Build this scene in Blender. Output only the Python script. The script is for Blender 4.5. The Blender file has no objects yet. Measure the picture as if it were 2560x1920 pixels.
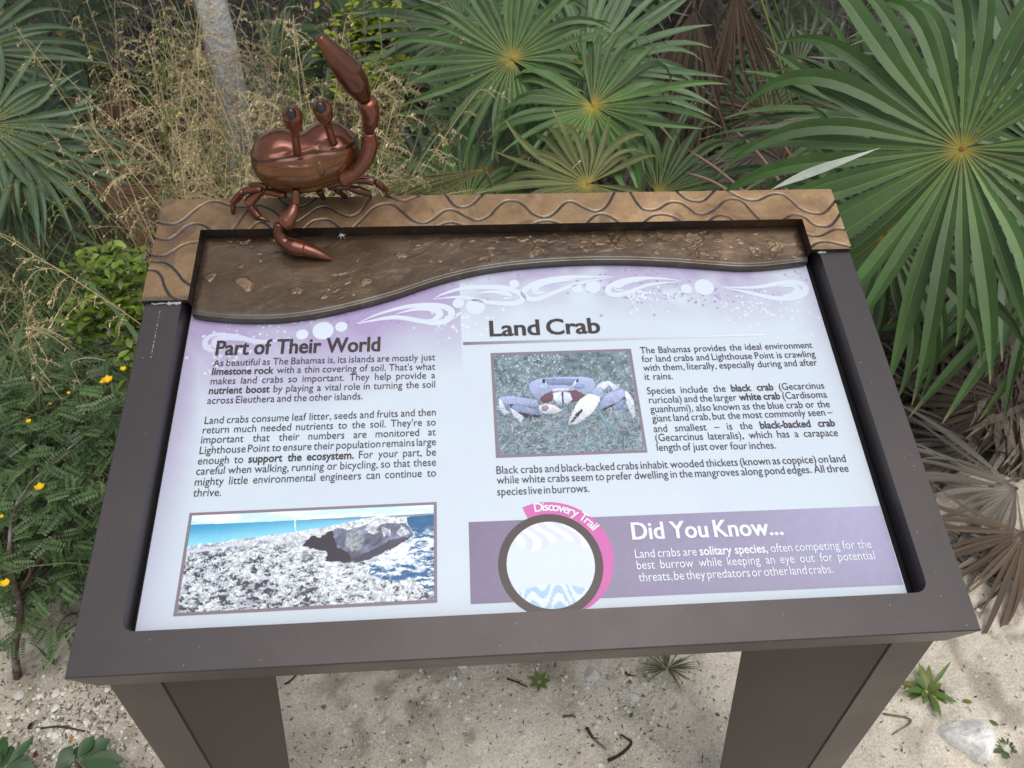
import bpy, math, random
import numpy as np
from mathutils import Vector, noise as mnoise
random.seed(7); RNG = np.random.default_rng(7)
scene = bpy.context.scene
COL = scene.collection

# ------------------------------------------------------------------ camera
F = 1935.0; EYE = 1.58; S = 0.92; KV = 2560/2212
R3 = np.array([[0.997596501483616, 0.031025056432430323, -0.06195696975332359],
               [-0.06683799571419065, 0.6666655914956731, -0.7423541415285797],
               [0.01827300075410644, 0.7447109741296211, 0.6671369143244522]])
cam_d = bpy.data.cameras.new('camera'); cam = bpy.data.objects.new('camera', cam_d); COL.objects.link(cam)
from mathutils import Matrix
cam.matrix_world = Matrix.Translation((0, 0, EYE)) @ Matrix([list(r) for r in R3]).to_4x4()
cam_d.sensor_width = 36; cam_d.lens = 36*F/2560; cam_d.clip_start = 0.02; cam_d.clip_end = 400
cam_d.dof.use_dof = True; cam_d.dof.focus_distance = 1.15; cam_d.dof.aperture_fstop = 9.0
scene.camera = cam

# ------------------------------------------------------------------ world, sun, exposure
SUN_EL, SUN_AZ = math.radians(72), math.radians(150)
world = bpy.data.worlds.new('World'); scene.world = world; world.use_nodes = True
nt = world.node_tree; nt.nodes.clear()
sky = nt.nodes.new('ShaderNodeTexSky'); sky.sky_type = 'NISHITA'; sky.sun_disc = False
sky.sun_elevation = SUN_EL; sky.sun_rotation = SUN_AZ; sky.air_density = 1.0; sky.dust_density = 4.0
hs = nt.nodes.new('ShaderNodeHueSaturation'); hs.inputs['Saturation'].default_value = 0.42
bg = nt.nodes.new('ShaderNodeBackground'); bg.inputs['Strength'].default_value = 0.14
wo = nt.nodes.new('ShaderNodeOutputWorld')
nt.links.new(sky.outputs[0], hs.inputs['Color']); nt.links.new(hs.outputs[0], bg.inputs['Color']); nt.links.new(bg.outputs[0], wo.inputs[0])
sd = bpy.data.lights.new('sun', 'SUN'); sd.energy = 1.0; sd.angle = math.radians(60); sd.color = (1.0, 0.95, 0.88)
sun = bpy.data.objects.new('sun', sd); COL.objects.link(sun)
_d = Vector((math.sin(SUN_AZ)*math.cos(SUN_EL), math.cos(SUN_AZ)*math.cos(SUN_EL), math.sin(SUN_EL)))
sun.rotation_euler = _d.to_track_quat('Z', 'Y').to_euler()
scene.view_settings.view_transform = 'Standard'; scene.view_settings.look = 'None'
scene.view_settings.exposure = 0.12; scene.view_settings.gamma = 1.0; scene.view_settings.use_curve_mapping = False

# ------------------------------------------------------------------ sight lines of the photograph (2212 x 1659 pixels) onto real planes
TH = math.radians(18.445); VV = np.array([0, math.cos(TH), math.sin(TH)]); NN = np.array([0, -math.sin(TH), math.cos(TH)])
def ray(x, y): return R3 @ np.array([x*KV-1280, 960-y*KV, -F])
def depth_at(x, y, Y):                       # point on the upright plane at distance Y
    r = ray(x, y); return r*(Y/r[1]) + np.array([0, 0, EYE])
def ground_at(x, y, z=0.0):
    r = ray(x, y); return r*((z-EYE)/r[2]) + np.array([0, 0, EYE])
def sg(u, v, h=0.0):                         # sign coordinates -> world (u right, v up the slope, h off the slope)
    return np.array([u*S, (v*VV[1]-(1-h)*NN[1])*S, (v*VV[2]-(1-h)*NN[2])*S+EYE])
def uv_at(x, y, h=0.0):                      # photograph pixel -> sign coordinates at height h
    r = ray(x, y); t = -(1-h)/r.dot(NN); p = r*t; return np.array([p[0], p.dot(VV)])
def slope_at(x, y, h=0.0):
    q = uv_at(x, y, h); return sg(q[0], q[1], h)
def axdist(P): return float(-(R3.T @ (np.asarray(P)-np.array([0, 0, EYE])))[2])
def px2m(w, P): return w*axdist(P)/F         # width in 2560-pixels -> metres at P

# ------------------------------------------------------------------ object helpers
def tag(o, label=None, cat=None, group=None, kind=None):
    if label: o['label'] = label
    if cat: o['category'] = cat
    if group: o['group'] = group
    if kind: o['kind'] = kind
    return o
def empty(name, loc, label, cat, group=None):
    o = bpy.data.objects.new(name, None); COL.objects.link(o); o.location = loc; o.empty_display_size = .05
    return tag(o, label, cat, group)
class MB:
    def __init__(s): s.v = []; s.f = []; s.m = []; s.c = []; s.n = 0
    def add(s, verts, faces, mi=0, col=(1, 1, 1)):
        verts = np.asarray(verts, float).reshape(-1, 3); k = len(verts)
        s.v.append(verts); b = s.n
        s.f.extend([tuple(i+b for i in f) for f in faces]); s.m.extend([mi]*len(faces))
        col = np.asarray(col, float)
        s.c.append(np.tile(col, (k, 1)) if col.ndim == 1 else col)
        s.n += k
    def build(s, name, mats, parent=None, smooth=True, origin=None, uv=None):
        V = np.concatenate(s.v) if s.v else np.zeros((0, 3)); Cc = np.concatenate(s.c) if s.c else np.zeros((0, 3))
        off = np.zeros(3)
        if parent is not None: off = world_loc(parent)
        if origin is not None: off = np.asarray(origin, float)
        me = bpy.data.meshes.new(name); me.from_pydata((V-off).tolist(), [], s.f)
        if not isinstance(mats, (list, tuple)): mats = [mats]
        for m in mats: me.materials.append(m)
        if len(mats) > 1: me.polygons.foreach_set('material_index', s.m)
        me.polygons.foreach_set('use_smooth', [smooth]*len(me.polygons))
        a = me.color_attributes.new('Col', 'FLOAT_COLOR', 'POINT')
        a.data.foreach_set('color', np.concatenate([Cc, np.ones((len(Cc), 1))], 1).ravel())
        me.update()
        o = bpy.data.objects.new(name, me); COL.objects.link(o)
        if parent is not None: o.parent = parent; o.location = off - world_loc(parent)
        else: o.location = off
        return o
def world_loc(o):
    p = np.array(o.location)
    while o.parent is not None: o = o.parent; p = p+np.array(o.location)
    return p
def grid_faces(nu, nv):
    i = np.arange(nu-1)[:, None]; j = np.arange(nv-1)[None, :]; a = i*nv+j
    return np.stack([a, a+nv, a+nv+1, a+1], -1).reshape(-1, 4).tolist()
def nrm(v): v = np.asarray(v, float); return v/(np.linalg.norm(v)+1e-12)
def catmull(P, n):
    P = np.asarray(P, float); Q = np.vstack([2*P[0]-P[1], P, 2*P[-1]-P[-2]]); out = []
    for i in range(1, len(Q)-2):
        for t in np.linspace(0, 1, n, endpoint=False):
            a, b, c, d = Q[i-1], Q[i], Q[i+1], Q[i+2]
            out.append(.5*((2*b)+(-a+c)*t+(2*a-5*b+4*c-d)*t*t+(-a+3*b-3*c+d)*t**3))
    out.append(P[-1]); return np.array(out)
def tube(mb, P, rad, ns=8, mi=0, col=(1, 1, 1), flat=1.0, caps=True, ref=None):
    P = np.asarray(P, float); n = len(P); rad = np.broadcast_to(np.asarray(rad, float), (n,))
    T = np.gradient(P, axis=0); T /= np.linalg.norm(T, axis=1)[:, None]+1e-12
    r0 = np.array(ref) if ref is not None else (np.array([0, 0, 1.]) if abs(T[0][2]) < .9 else np.array([1., 0, 0]))
    N = nrm(np.cross(T[0], r0)); vs = []
    for i in range(n):
        N = N-T[i]*N.dot(T[i]); N = nrm(N); B = np.cross(T[i], N)
        a = np.arange(ns)*2*math.pi/ns
        vs.append(P[i]+rad[i]*(np.cos(a)[:, None]*N+np.sin(a)[:, None]*B*flat))
    V = np.concatenate(vs); f = []
    for i in range(n-1):
        for k in range(ns): f.append((i*ns+k, i*ns+(k+1) % ns, (i+1)*ns+(k+1) % ns, (i+1)*ns+k))
    if caps: f.append(tuple(range(ns))[::-1]); f.append(tuple(range((n-1)*ns, n*ns)))
    if np.asarray(col).ndim == 2: col = np.repeat(np.asarray(col), ns, axis=0)
    mb.add(V, f, mi, col)
def fbm2(x, y, seed=0, octv=4, lac=2.0, gain=.5):
    x = np.asarray(x, float); y = np.asarray(y, float); out = np.zeros(np.broadcast(x, y).shape); amp = 1; tot = 0
    for o in range(octv):
        r = np.random.default_rng(seed*31+o); tab = r.random((257, 257))
        xi = np.floor(x).astype(int); yi = np.floor(y).astype(int); fx = x-xi; fy = y-yi
        fx = fx*fx*(3-2*fx); fy = fy*fy*(3-2*fy); xi &= 255; yi &= 255
        a = tab[xi, yi]; b = tab[xi+1, yi]; c = tab[xi, yi+1]; d = tab[xi+1, yi+1]
        out += amp*((a*(1-fx)+b*fx)*(1-fy)+(c*(1-fx)+d*fx)*fy); tot += amp; amp *= gain; x = x*lac+17.3; y = y*lac+5.1
    return out/tot
def sm(a, b, x): t = np.clip((x-a)/(b-a), 0, 1); return t*t*(3-2*t)
def srgb(r, g, b):
    c = np.array([r, g, b])/255.; return np.where(c <= .04045, c/12.92, ((c+.055)/1.055)**2.4)
def inpoly(X, Y, poly):
    ins = np.zeros(X.shape, bool); n = len(poly); j = n-1
    for i in range(n):
        xi, yi = poly[i]; xj, yj = poly[j]
        if yi != yj:
            c = ((yi > Y) != (yj > Y)) & (X < (xj-xi)*(Y-yi)/(yj-yi)+xi); ins ^= c
        j = i
    return ins
def homog(src, dst):
    A = []
    for (x, y), (u, v) in zip(src, dst):
        A += [[x, y, 1, 0, 0, 0, -u*x, -u*y, -u], [0, 0, 0, x, y, 1, -v*x, -v*y, -v]]
    h = np.linalg.svd(np.array(A, float))[2][-1].reshape(3, 3)
    def fn(P):
        P = np.atleast_2d(np.asarray(P, float)); q = np.c_[P, np.ones(len(P))] @ h.T; return q[:, :2]/q[:, 2:]
    return fn

# ------------------------------------------------------------------ materials
def material(name, base=(1, 1, 1), rough=.5, metal=0., attr=False, var=None, ramp=None, bump=None, trans=0., coat=0., spec=.5, two=None, rvar=0.):
    m = bpy.data.materials.new(name); m.use_nodes = True; t = m.node_tree; N = t.nodes; L = t.links
    p = N['Principled BSDF']; out = N['Material Output']
    p.inputs['Roughness'].default_value = rough; p.inputs['Metallic'].default_value = metal
    p.inputs['Coat Weight'].default_value = coat; p.inputs['Coat Roughness'].default_value = .12
    p.inputs['Specular IOR Level'].default_value = spec
    tc = N.new('ShaderNodeTexCoord'); cur = None
    if attr:
        a = N.new('ShaderNodeAttribute'); a.attribute_name = 'Col'; cur = a.outputs['Color']
    else:
        c = N.new('ShaderNodeRGB'); c.outputs[0].default_value = (*base, 1); cur = c.outputs[0]
    def noise(sc, det=6, rg=.55, dist=0.):
        n = N.new('ShaderNodeTexNoise'); n.inputs['Scale'].default_value = sc; n.inputs['Detail'].default_value = det
        n.inputs['Roughness'].default_value = rg; n.inputs['Distortion'].default_value = dist
        L.new(tc.outputs['Object'], n.inputs['Vector']); return n.outputs[0]
    def mixc(f, a, b, mode='MIX'):
        x = N.new('ShaderNodeMix'); x.data_type = 'RGBA'; x.blend_type = mode
        if hasattr(f, 'links'): L.new(f, x.inputs[0])
        else: x.inputs[0].default_value = f
        for s_, i in ((a, 6), (b, 7)):
            if hasattr(s_, 'links'): L.new(s_, x.inputs[i])
            else: x.inputs[i].default_value = (*s_, 1)
        return x.outputs[2]
    def remap(f, a, b, c=0., d=1.):
        r = N.new('ShaderNodeMapRange'); L.new(f, r.inputs[0])
        for i, q in enumerate((a, b, c, d)): r.inputs[i+1].default_value = q
        return r.outputs[0]
    for (sc, col, lo, hi, *rest) in (ramp or []):           # patches of another colour
        f = noise(sc, 7, .62, rest[1] if len(rest) > 1 else 0.); cur = mixc(remap(f, lo, hi, 0, rest[0] if rest else 1.), cur, col)
    for sc, amt in (var or []):
        f = noise(sc); g = remap(f, .25, .75, 1-amt, 1+amt)
        cc = N.new('ShaderNodeCombineColor')
        for i in range(3): L.new(g, cc.inputs[i])
        cur = mixc(1., cur, cc.outputs[0], 'MULTIPLY')
    if two is not None:
        g = N.new('ShaderNodeNewGeometry'); cur = mixc(g.outputs['Backfacing'], cur, two)
    L.new(cur, p.inputs['Base Color'])
    if rvar:
        L.new(remap(noise(9., 5), .3, .7, max(rough-rvar, .03), rough+rvar), p.inputs['Roughness'])
    if bump:
        prev = None
        for sc, st, dist in bump:
            b = N.new('ShaderNodeBump'); b.inputs['Strength'].default_value = st; b.inputs['Distance'].default_value = dist
            L.new(noise(sc, 5), b.inputs['Height'])
            if prev: L.new(prev, b.inputs['Normal'])
            prev = b.outputs[0]
        L.new(prev, p.inputs['Normal'])
    if trans:
        tr = N.new('ShaderNodeBsdfTranslucent'); L.new(cur, tr.inputs['Color'])
        mx = N.new('ShaderNodeMixShader'); mx.inputs[0].default_value = trans
        L.new(p.outputs[0], mx.inputs[1]); L.new(tr.outputs[0], mx.inputs[2]); L.new(mx.outputs[0], out.inputs[0])
    return m
M = {}
M['paint'] = material('dark_bronze_paint', (.056, .048, .050), .38, .35, var=[(5, .06), (40, .04)], ramp=[(3.0, (.080, .062, .058), .50, .70, .7), (11., (.045, .038, .040), .60, .75, .5, 1.5), (420., (.30, .29, .28), .735, .76, .8)], bump=[(900, .12, .0004)], rvar=.05, spec=.5)
M['paint_leg'] = material('dark_bronze_leg_paint', (.052, .041, .039), .34, .3, var=[(6, .12)], ramp=[(14., (.035, .03, .03), .6, .75, .5, 2.), (380., (.28, .27, .26), .74, .76, .7)], bump=[(700, .1, .0004)], rvar=.05)
M['black'] = material('recess_black', (.006, .006, .006), .8)
M['bronze_flat'] = material('brown_bronze_patina', rough=.40, metal=.5, attr=True, var=[(60, .18), (400, .16)], ramp=[(7, (.10, .05, .028), .44, .66, .65, .9), (45, (.09, .07, .07), .66, .72, .5, .4), (26, (.26, .15, .07), .55, .72, .5)], bump=[(500, .15, .0005)], rvar=.08)
M['bronze_tray'] = material('wet_bronze_relief', rough=.20, metal=.38, attr=True, var=[(30, .15), (150, .12)], ramp=[(9, (.075, .048, .028), .45, .62, .6, .8), (28, (.22, .14, .075), .58, .72, .35)], bump=[(120, .2, .001), (600, .12, .0004)], rvar=.10)
M['bronze_crab'] = material('red_bronze_patina', rough=.22, metal=.55, attr=True, var=[(25, .15)], ramp=[(14, (.20, .085, .022), .50, .74, .55, .5), (40, (.07, .016, .010), .55, .7, .5)], bump=[(200, .05, .0006)], coat=.55)
M['eye'] = material('dark_eye', (.010, .010, .011), .28, coat=.4, ramp=[(60, (.05, .05, .052), .5, .7, .5)])
M['print'] = material('printed_panel', rough=.33, attr=True, var=[(300, .02)], bump=[(500, .05, .0002)], spec=.45)
M['ink'] = material('dark_ink', tuple(srgb(50, 42, 42)), .5)
M['inkgrey'] = material('warm_grey_ink', tuple(srgb(128, 114, 126)), .4)
M['inkwhite'] = material('white_ink', (.74, .80, .84), .4)
M['ring'] = material('ring_ink', tuple(srgb(58, 46, 48)), .35)
M['pink'] = material('pink_ink', tuple(srgb(200, 96, 168)), .4, ramp=[(500, tuple(srgb(170, 74, 140)), .6, .68, .7)])
M['sand'] = material('pale_sand', rough=.95, attr=True, var=[(30, .08), (220, .22), (800, .28)], ramp=[(420, (.13, .115, .09), .57, .66, .75), (300, (.74, .70, .63), .62, .68, .8), (60, (.27, .235, .18), .55, .7, .35)], bump=[(500, .7, .003), (120, .55, .006), (30, .3, .01)])
M['stone'] = material('limestone', rough=.9, attr=True, var=[(60, .15)], ramp=[(180, (.40, .38, .35), .58, .72, .5)], bump=[(150, .8, .003), (35, .5, .005)])
M['leaf'] = material('palm_leaf', rough=.45, attr=True, var=[(6, .22), (40, .12)], ramp=[(55, (.10, .085, .03), .66, .76, .5)], trans=.12, spec=.5, two=None, bump=[(300, .1, .0006)])
M['grass'] = material('grass_blade', rough=.55, attr=True, var=[(3, .2)], trans=.22)
M['dry'] = material('dry_straw', rough=.8, attr=True, var=[(4, .18)], trans=.1)
M['broad'] = material('broad_leaf', rough=.38, attr=True, var=[(12, .2), (90, .12)], trans=.18)
M['wood'] = material('bark', rough=.9, attr=True, var=[(20, .25), (90, .25)], ramp=[(9, (.34, .33, .31), .50, .62, .75, .6), (5, (.10, .055, .035), .56, .66, .8)], bump=[(60, .9, .01), (14, .5, .02)])
M['fibre'] = material('palm_fibre', rough=.95, attr=True, var=[(25, .3), (120, .25)], bump=[(90, .8, .01)])
M['petal'] = material('yellow_petal', tuple(srgb(252, 214, 18)), .5, trans=.2)
M['backdrop'] = material('leaf_soil', rough=.95, attr=True, var=[(20, .3), (150, .3)], bump=[(60, .8, .02)])
# ================================================================== GROUND
def make_ground():
    def axis(lo, hi, step, far, k):
        a = list(np.arange(lo, hi+1e-6, step)); st = step; x = lo; left = []
        while x > -far: st *= k; x -= st; left.append(x)
        st = step; x = hi; right = []
        while x < far: st *= k; x += st; right.append(x)
        return np.array(left[::-1]+a+right)
    xs = axis(-1.6, 2.2, .011, 60, 1.18); ys = axis(.30, 2.0, .011, 60, 1.18)
    X, Y = np.meshgrid(xs, ys, indexing='ij')
    Z = (fbm2(X*3, Y*3, 3, 3)-.5)*.03 + (fbm2(X*22, Y*22, 5, 3)-.5)*.012+(fbm2(X*70, Y*70, 6, 2)-.5)*.006
    Z *= np.exp(-np.maximum(0, np.hypot(X, Y)-6)/8)
    sand = srgb(212, 203, 186); greyd = srgb(146, 138, 122); pale = srgb(228, 219, 202); lit = srgb(58, 47, 37)
    n1 = fbm2(X*5, Y*5, 11, 4); n2 = fbm2(X*26, Y*26, 12, 4)
    c = sand+(pale-sand)*sm(.45, .65, n1)[..., None]
    g = sm(.46, .66, n2)*sm(.42, .6, fbm2(X*3.1, Y*3.1, 14, 3))
    c = c+(greyd-c)*(g*.75)[..., None]
    leftdirt = sm(-.35, -.75, X)*sm(.3, .7, n1+.15)*.35
    c = c+(greyd-c)*leftdirt[..., None]
    edge = 1.30+.25*(fbm2(X*2, X*0+3, 15, 3)-.5)+.12*(n2-.5)*2
    k = sm(edge-.1, edge+.25, Y)
    c = c+(lit*(.6+.8*n2[..., None])-c)*(k*.9)[..., None]
    fa = grid_faces(len(xs), len(ys)); kk = (k[:-1, :-1] > .55).reshape(-1); mb = MB(); mb.add(np.stack([X, Y, Z], -1), fa, 0, c.reshape(-1, 3)); mb.m = [1 if q else 0 for q in kk]
    o = mb.build('ground', [M['sand'], M['backdrop']]); tag(o, kind='structure'); return o
make_ground()

# ================================================================== THE SIGN
CX = .0835                                            # sign centre line (sign units)
base = sg(CX, .30); sign = empty('interpretive_sign', (base[0], base[1], 0), 'sloping dark bronze information sign with a printed land crab panel and bronze top', 'sign')
FL, FR, FB, FT = -.489, .6565, .1815, .945            # frame outer edges
IL, IR, IB, IT = -.4335, .6035, .2335, .935           # frame opening
def arc(cx, cy, r, a0, a1, n=6):
    return [(cx+r*math.cos(math.radians(a0+(a1-a0)*i/n)), cy+r*math.sin(math.radians(a0+(a1-a0)*i/n))) for i in range(n+1)]
def frame_mesh():
    r = .017; b = .0016
    inner = arc(IL+r, IB+r, r, 180, 270)+arc(IR-r, IB+r, r, 270, 360)+[(IR, IT), (IL, IT)]
    outer = [(FL, FB), (FR, FB), (FR, FT), (FL, FT)]
    mb = MB()
    # top face: three bars meeting edge to edge, built as quads between outer and inner outline
    o_pts = []
    for (u, v) in inner: o_pts.append((FL if u < CX else FR, FB) if v < IB+r*.98 and (IL+r*.01 < u < IR-r*.01) else (FL if u < CX else FR, v))
    # explicit outer partners
    ni = len(inner); la = arc(0, 0, 1, 180, 270)
    outp = []
    for i, (u, v) in enumerate(inner):
        if i <= 6: t = i/6; outp.append((FL, IB+r+(FB-IB-r)*min(1, 2*t)) if t <= .5 else (FL+(IL+r-FL)*(2*t-1), FB))
        elif i <= 13: t = (i-7)/6; outp.append((IR-r+(FR-IR+r)*min(1, 2*t), FB) if t <= .5 else (FR, FB+(IB+r-FB)*(2*t-1)))
        elif i == 14: outp.append((FR, IT))
        else: outp.append((FL, IT))
    def bev(p, d): return (min(max(p[0], FL+d), FR-d), max(p[1], FB+d))
    ringA = [sg(u, v, 0) for u, v in inner]; ringB = [sg(*bev(p, b), 0) for p in outp]
    ringC = [sg(*p, -b) for p in outp]
    k = len(inner); V = ringA+ringB+ringC; f = []
    for i in range(k):
        j = (i+1) % k
        if i == 14: continue                          # the bronze trim closes the top
        f.append((i, k+i, k+j, j)); f.append((k+i, 2*k+i, 2*k+j, k+j))
    mb.add(V, f)
    # inner wall
    W0 = [sg(u, v, -.0004) for u, v in inner]; W1 = [sg(u, v, -.036) for u, v in inner]
    f = []
    for i in range(k):
        j = (i+1) % k
        if i == 14: continue
        f.append((i, j, k+j, k+i))
    mb.add(ringA+W1, f)
    # flanges folded down
    fd = .070; sd_ = .092; bx = [(FL, FT), (FL, FB), (FR, FB), (FR, FT)]
    mb.add([sg(FL, FB, -b), sg(FR, FB, -b), sg(FR-.010, FB+.002, -fd), sg(FL+.010, FB+.002, -fd), sg(FR-.010, FB+.006, -fd), sg(FL+.010, FB+.006, -fd)], [(0, 3, 2, 1), (3, 5, 4, 2)])
    for u, sg_ in ((FL, 1), (FR, -1)):
        iu = u+.010*sg_
        mb.add([sg(u, FB, -b), sg(u, FT, -b), sg(iu, FT, -sd_), sg(iu, FB+.018, -sd_), sg(iu, FB+.002, -fd), sg(iu+.004*sg_, FT, -sd_), sg(iu+.004*sg_, FB+.018, -sd_), sg(iu+.004*sg_, FB+.002, -fd)],
               [(0, 1, 2, 3, 4), (2, 5, 6, 3), (3, 6, 7, 4)])
    mb.add([sg(FL, FT, -b), sg(FR, FT, -b), sg(FR, FT, -sd_), sg(FL, FT, -sd_)], [(0, 1, 2, 3)])
    o = mb.build('frame', M['paint'], sign, smooth=False)
    return o
frame_mesh()
def underside():
    mb = MB(); mb.add([sg(FL+.02, FB+.012, -.040), sg(FR-.02, FB+.012, -.040), sg(FR-.02, FT-.01, -.040), sg(FL+.02, FT-.01, -.040)], [(0, 1, 2, 3)])
    mb.build('backing_tray', M['black'], sign, smooth=False)
underside()
def legs():
    # front plate with a tapered inner edge and a folded outer return
    for side in (-1, 1):
        if side < 0: xo, xi, top_in, bot_in = -.444, -.372, -.250, -.322
        else: xo, xi, top_in, bot_in = .602, .531, .360, .440
        y0, z1, zb = .478, .800, 0.0
        mb = MB(); yo = .490; yb = .58; yi = .54
        def sec(z, t):
            inn = bot_in+(top_in-bot_in)*t
            return [(xi, y0, z), (inn, yi if t else y0+(yi-y0)*(bot_in-xi)/(top_in-xi), z), (inn+side*.05, yb, z), (xo, yb, z), (xo, yo, z)]
        lo, hi = sec(zb-.02, 0), sec(z1, 1)
        # let the top follow the slope of the frame
        hi = [(x, y, .765+(y-.46)*math.tan(TH)-.050) for x, y, _ in hi]
        V = lo+hi; n = 5; f = [(i, (i+1) % n, n+(i+1) % n, n+i) for i in range(n)]+[tuple(range(n, 2*n))]
        if side > 0: f = [q[::-1] for q in f]
        mb.add(V, f)
        leg = mb.build('leg', M['paint_leg'], sign, smooth=False)
        sb = MB(); w_ = .0014
        sx = xi-side*0; q = [(sx-w_, y0-.0006, 0), (sx+w_, y0-.0006, 0), (sx+w_, y0-.0006, hi[0][2]), (sx-w_, y0-.0006, hi[0][2])]
        sb.add(q, [(0, 1, 2, 3)]); sb.build('fold_seam', M['black'], leg, smooth=False)
legs()

def wear():
    rng = np.random.default_rng(12)
    mb = MB(); a = uv_at(346, 672, 0); b = uv_at(326, 775, 0)
    for i in range(16):
        t = i/16+rng.uniform(0, .02); p = a+(b-a)*t; q = a+(b-a)*(t+rng.uniform(.01, .045)); w = .0007
        mb.add([sg(p[0]-w, p[1], .0006), sg(p[0]+w, p[1], .0006), sg(q[0]+w*.6, q[1], .0006), sg(q[0]-w*.6, q[1], .0006)], [(0, 3, 2, 1)])
    for _ in range(38):
        u = rng.choice([rng.uniform(FL+.005, IL-.005), rng.uniform(IR+.005, FR-.005)]) if rng.random() < .5 else rng.uniform(FL, FR); v = rng.uniform(FB+.004, IB-.006) if IL < u < IR else rng.uniform(FB+.004, .72)
        r_ = rng.uniform(.0002, .0007); n = 5; ph = rng.uniform(0, 6)
        mb.add([sg(u+r_*math.cos(ph+k*1.2566), v+r_*1.6*math.sin(ph+k*1.2566), .0006) for k in range(n)], [tuple(range(n))])
    o = mb.build('scratch_marks', material('bare_scratch', (.36, .35, .34), .6), sign, smooth=False); o['kind'] = 'stuff'
    mb = MB(); P = []
    for i, x in enumerate(np.linspace(CL+.014, CIL-.012, 22)): P.append(sg(x, CBL-.0015+rng.normal(0, .0006), .0014))
    tube(mb, P, np.array([.0006+.0022*(i > 11)*rng.random()+.0008*rng.random() for i in range(22)]), 6); P = [sg(CIR+.012+i*.003, CBR-.0012, .001) for i in range(6)]
    mb.build('sealant', material('pale_sealant', (.42, .43, .44), .7, bump=[(300, .6, .001)]), sign); mb = MB(); tube(mb, P, [.0008, .0018, .002, .0012, .0016, .0006], 6); mb.build('sealant', bpy.data.materials['pale_sealant'], sign)

# ---- bronze trim cap: height field with engraved wave lines
def z6(P): return [((340+x*.4069)/KV, (440+y*.4069)/KV) for x, y in P]
def z7(P): return [((1240+x*.4159)/KV, (440+y*.4158)/KV) for x, y in P]
WAVES = [z6(p) for p in (
 [(120,283),(220,297),(290,270),(370,205),(440,162),(500,158),(580,182),(640,190),(700,188),(760,180),(830,205),(885,245)],
 [(100,378),(190,390),(250,360),(310,310),(370,293),(420,305),(462,335)],
 [(80,483),(160,490),(230,460),(300,420),(400,404)],
 [(70,525),(160,528),(210,550),(250,590),(290,640),(352,680)],
 [(60,576),(120,582),(155,620),(175,680),(210,735),(265,762),(335,772)],
 [(600,330),(650,255),(695,200)], [(700,332),(740,290),(770,283),(800,292),(840,330)],
 [(1030,328),(1080,282),(1130,268),(1190,272),(1260,322)],
 [(905,318),(950,300),(1000,275),(1060,235),(1120,195),(1180,192),(1240,225),(1310,248),(1370,225),(1410,175),(1445,115)],
 [(870,126),(940,180),(1000,190),(1060,170),(1120,126)], [(1550,125),(1640,152),(1735,122)],
 [(1900,110),(1950,175),(2010,192),(2070,170),(2130,112)], [(1835,322),(1900,290),(1960,288),(2045,320)])]
K1 = z6([(1325,328),(1400,255),(1460,195),(1520,172),(1580,178),(1640,225),(1700,272),(1770,288),(1830,262),(1900,212),(1960,212),(2030,250),(2100,272),(2170,245)])
K2 = z7([(0,195),(50,155),(110,148),(160,170),(220,225),(290,248),(350,225),(410,165),(460,155),(520,185),(590,212),(640,200),(675,165),(712,95)])
WAVES.append(K1+K2)
WAVES += [z7(p) for p in (
 [(185,308),(260,275),(330,270),(425,300)], [(525,300),(590,240),(640,228),(690,245),(755,290)],
 [(805,92),(840,150),(880,195),(930,205),(980,195),(1040,160),(1100,158),(1150,185),(1200,222),(1260,228),(1320,195),(1380,145),(1440,138),(1490,160),(1540,215),(1592,268)],
 [(878,284),(940,240),(1000,230),(1060,242),(1125,276)], [(1085,90),(1140,135),(1190,150),(1250,145),(1312,88)],
 [(1272,272),(1330,237),(1380,237),(1438,272)],
 [(1390,86),(1460,125),(1520,145),(1580,142),(1650,112),(1710,108),(1760,135),(1820,190),(1880,218),(1950,226),(1990,205),(2048,140)],
 [(1715,268),(1770,235),(1810,230),(1860,250),(1910,290),(1970,304),(2020,290),(2075,220)],
 [(1850,342),(1910,360),(1960,355),(2010,330),(2050,318),(2120,324)], [(1885,432),(1935,400),(2000,395),(2070,410),(2155,432)])]
HC = .008
CL, CR, CT = -.4915, .6562, .939
CBL = uv_at(304, 650, HC)[1]; CBR = uv_at(1842, 537, HC)[1]
CIL, CIR, CIT = -.4215, .5875, .8715                 # inner edge of the cap at its top
wave_uv = [catmull([uv_at(x, y, HC) for x, y in w], 14) for w in WAVES]
def seg_dist(X, Y, polys):
    D = np.full(X.shape, 9.); SX = np.zeros(X.shape)
    for P in polys:
        for a, b in zip(P[:-1], P[1:]):
            d = b-a; L = d.dot(d)+1e-12; m = .012
            box = (X > min(a[0], b[0])-m) & (X < max(a[0], b[0])+m) & (Y > min(a[1], b[1])-m) & (Y < max(a[1], b[1])+m)
            if not box.any(): continue
            x = X[box]-a[0]; y = Y[box]-a[1]; t = np.clip((x*d[0]+y*d[1])/L, 0, 1)
            dd = np.hypot(x-t*d[0], y-t*d[1]); D[box] = np.minimum(D[box], dd)
    return D
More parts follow.
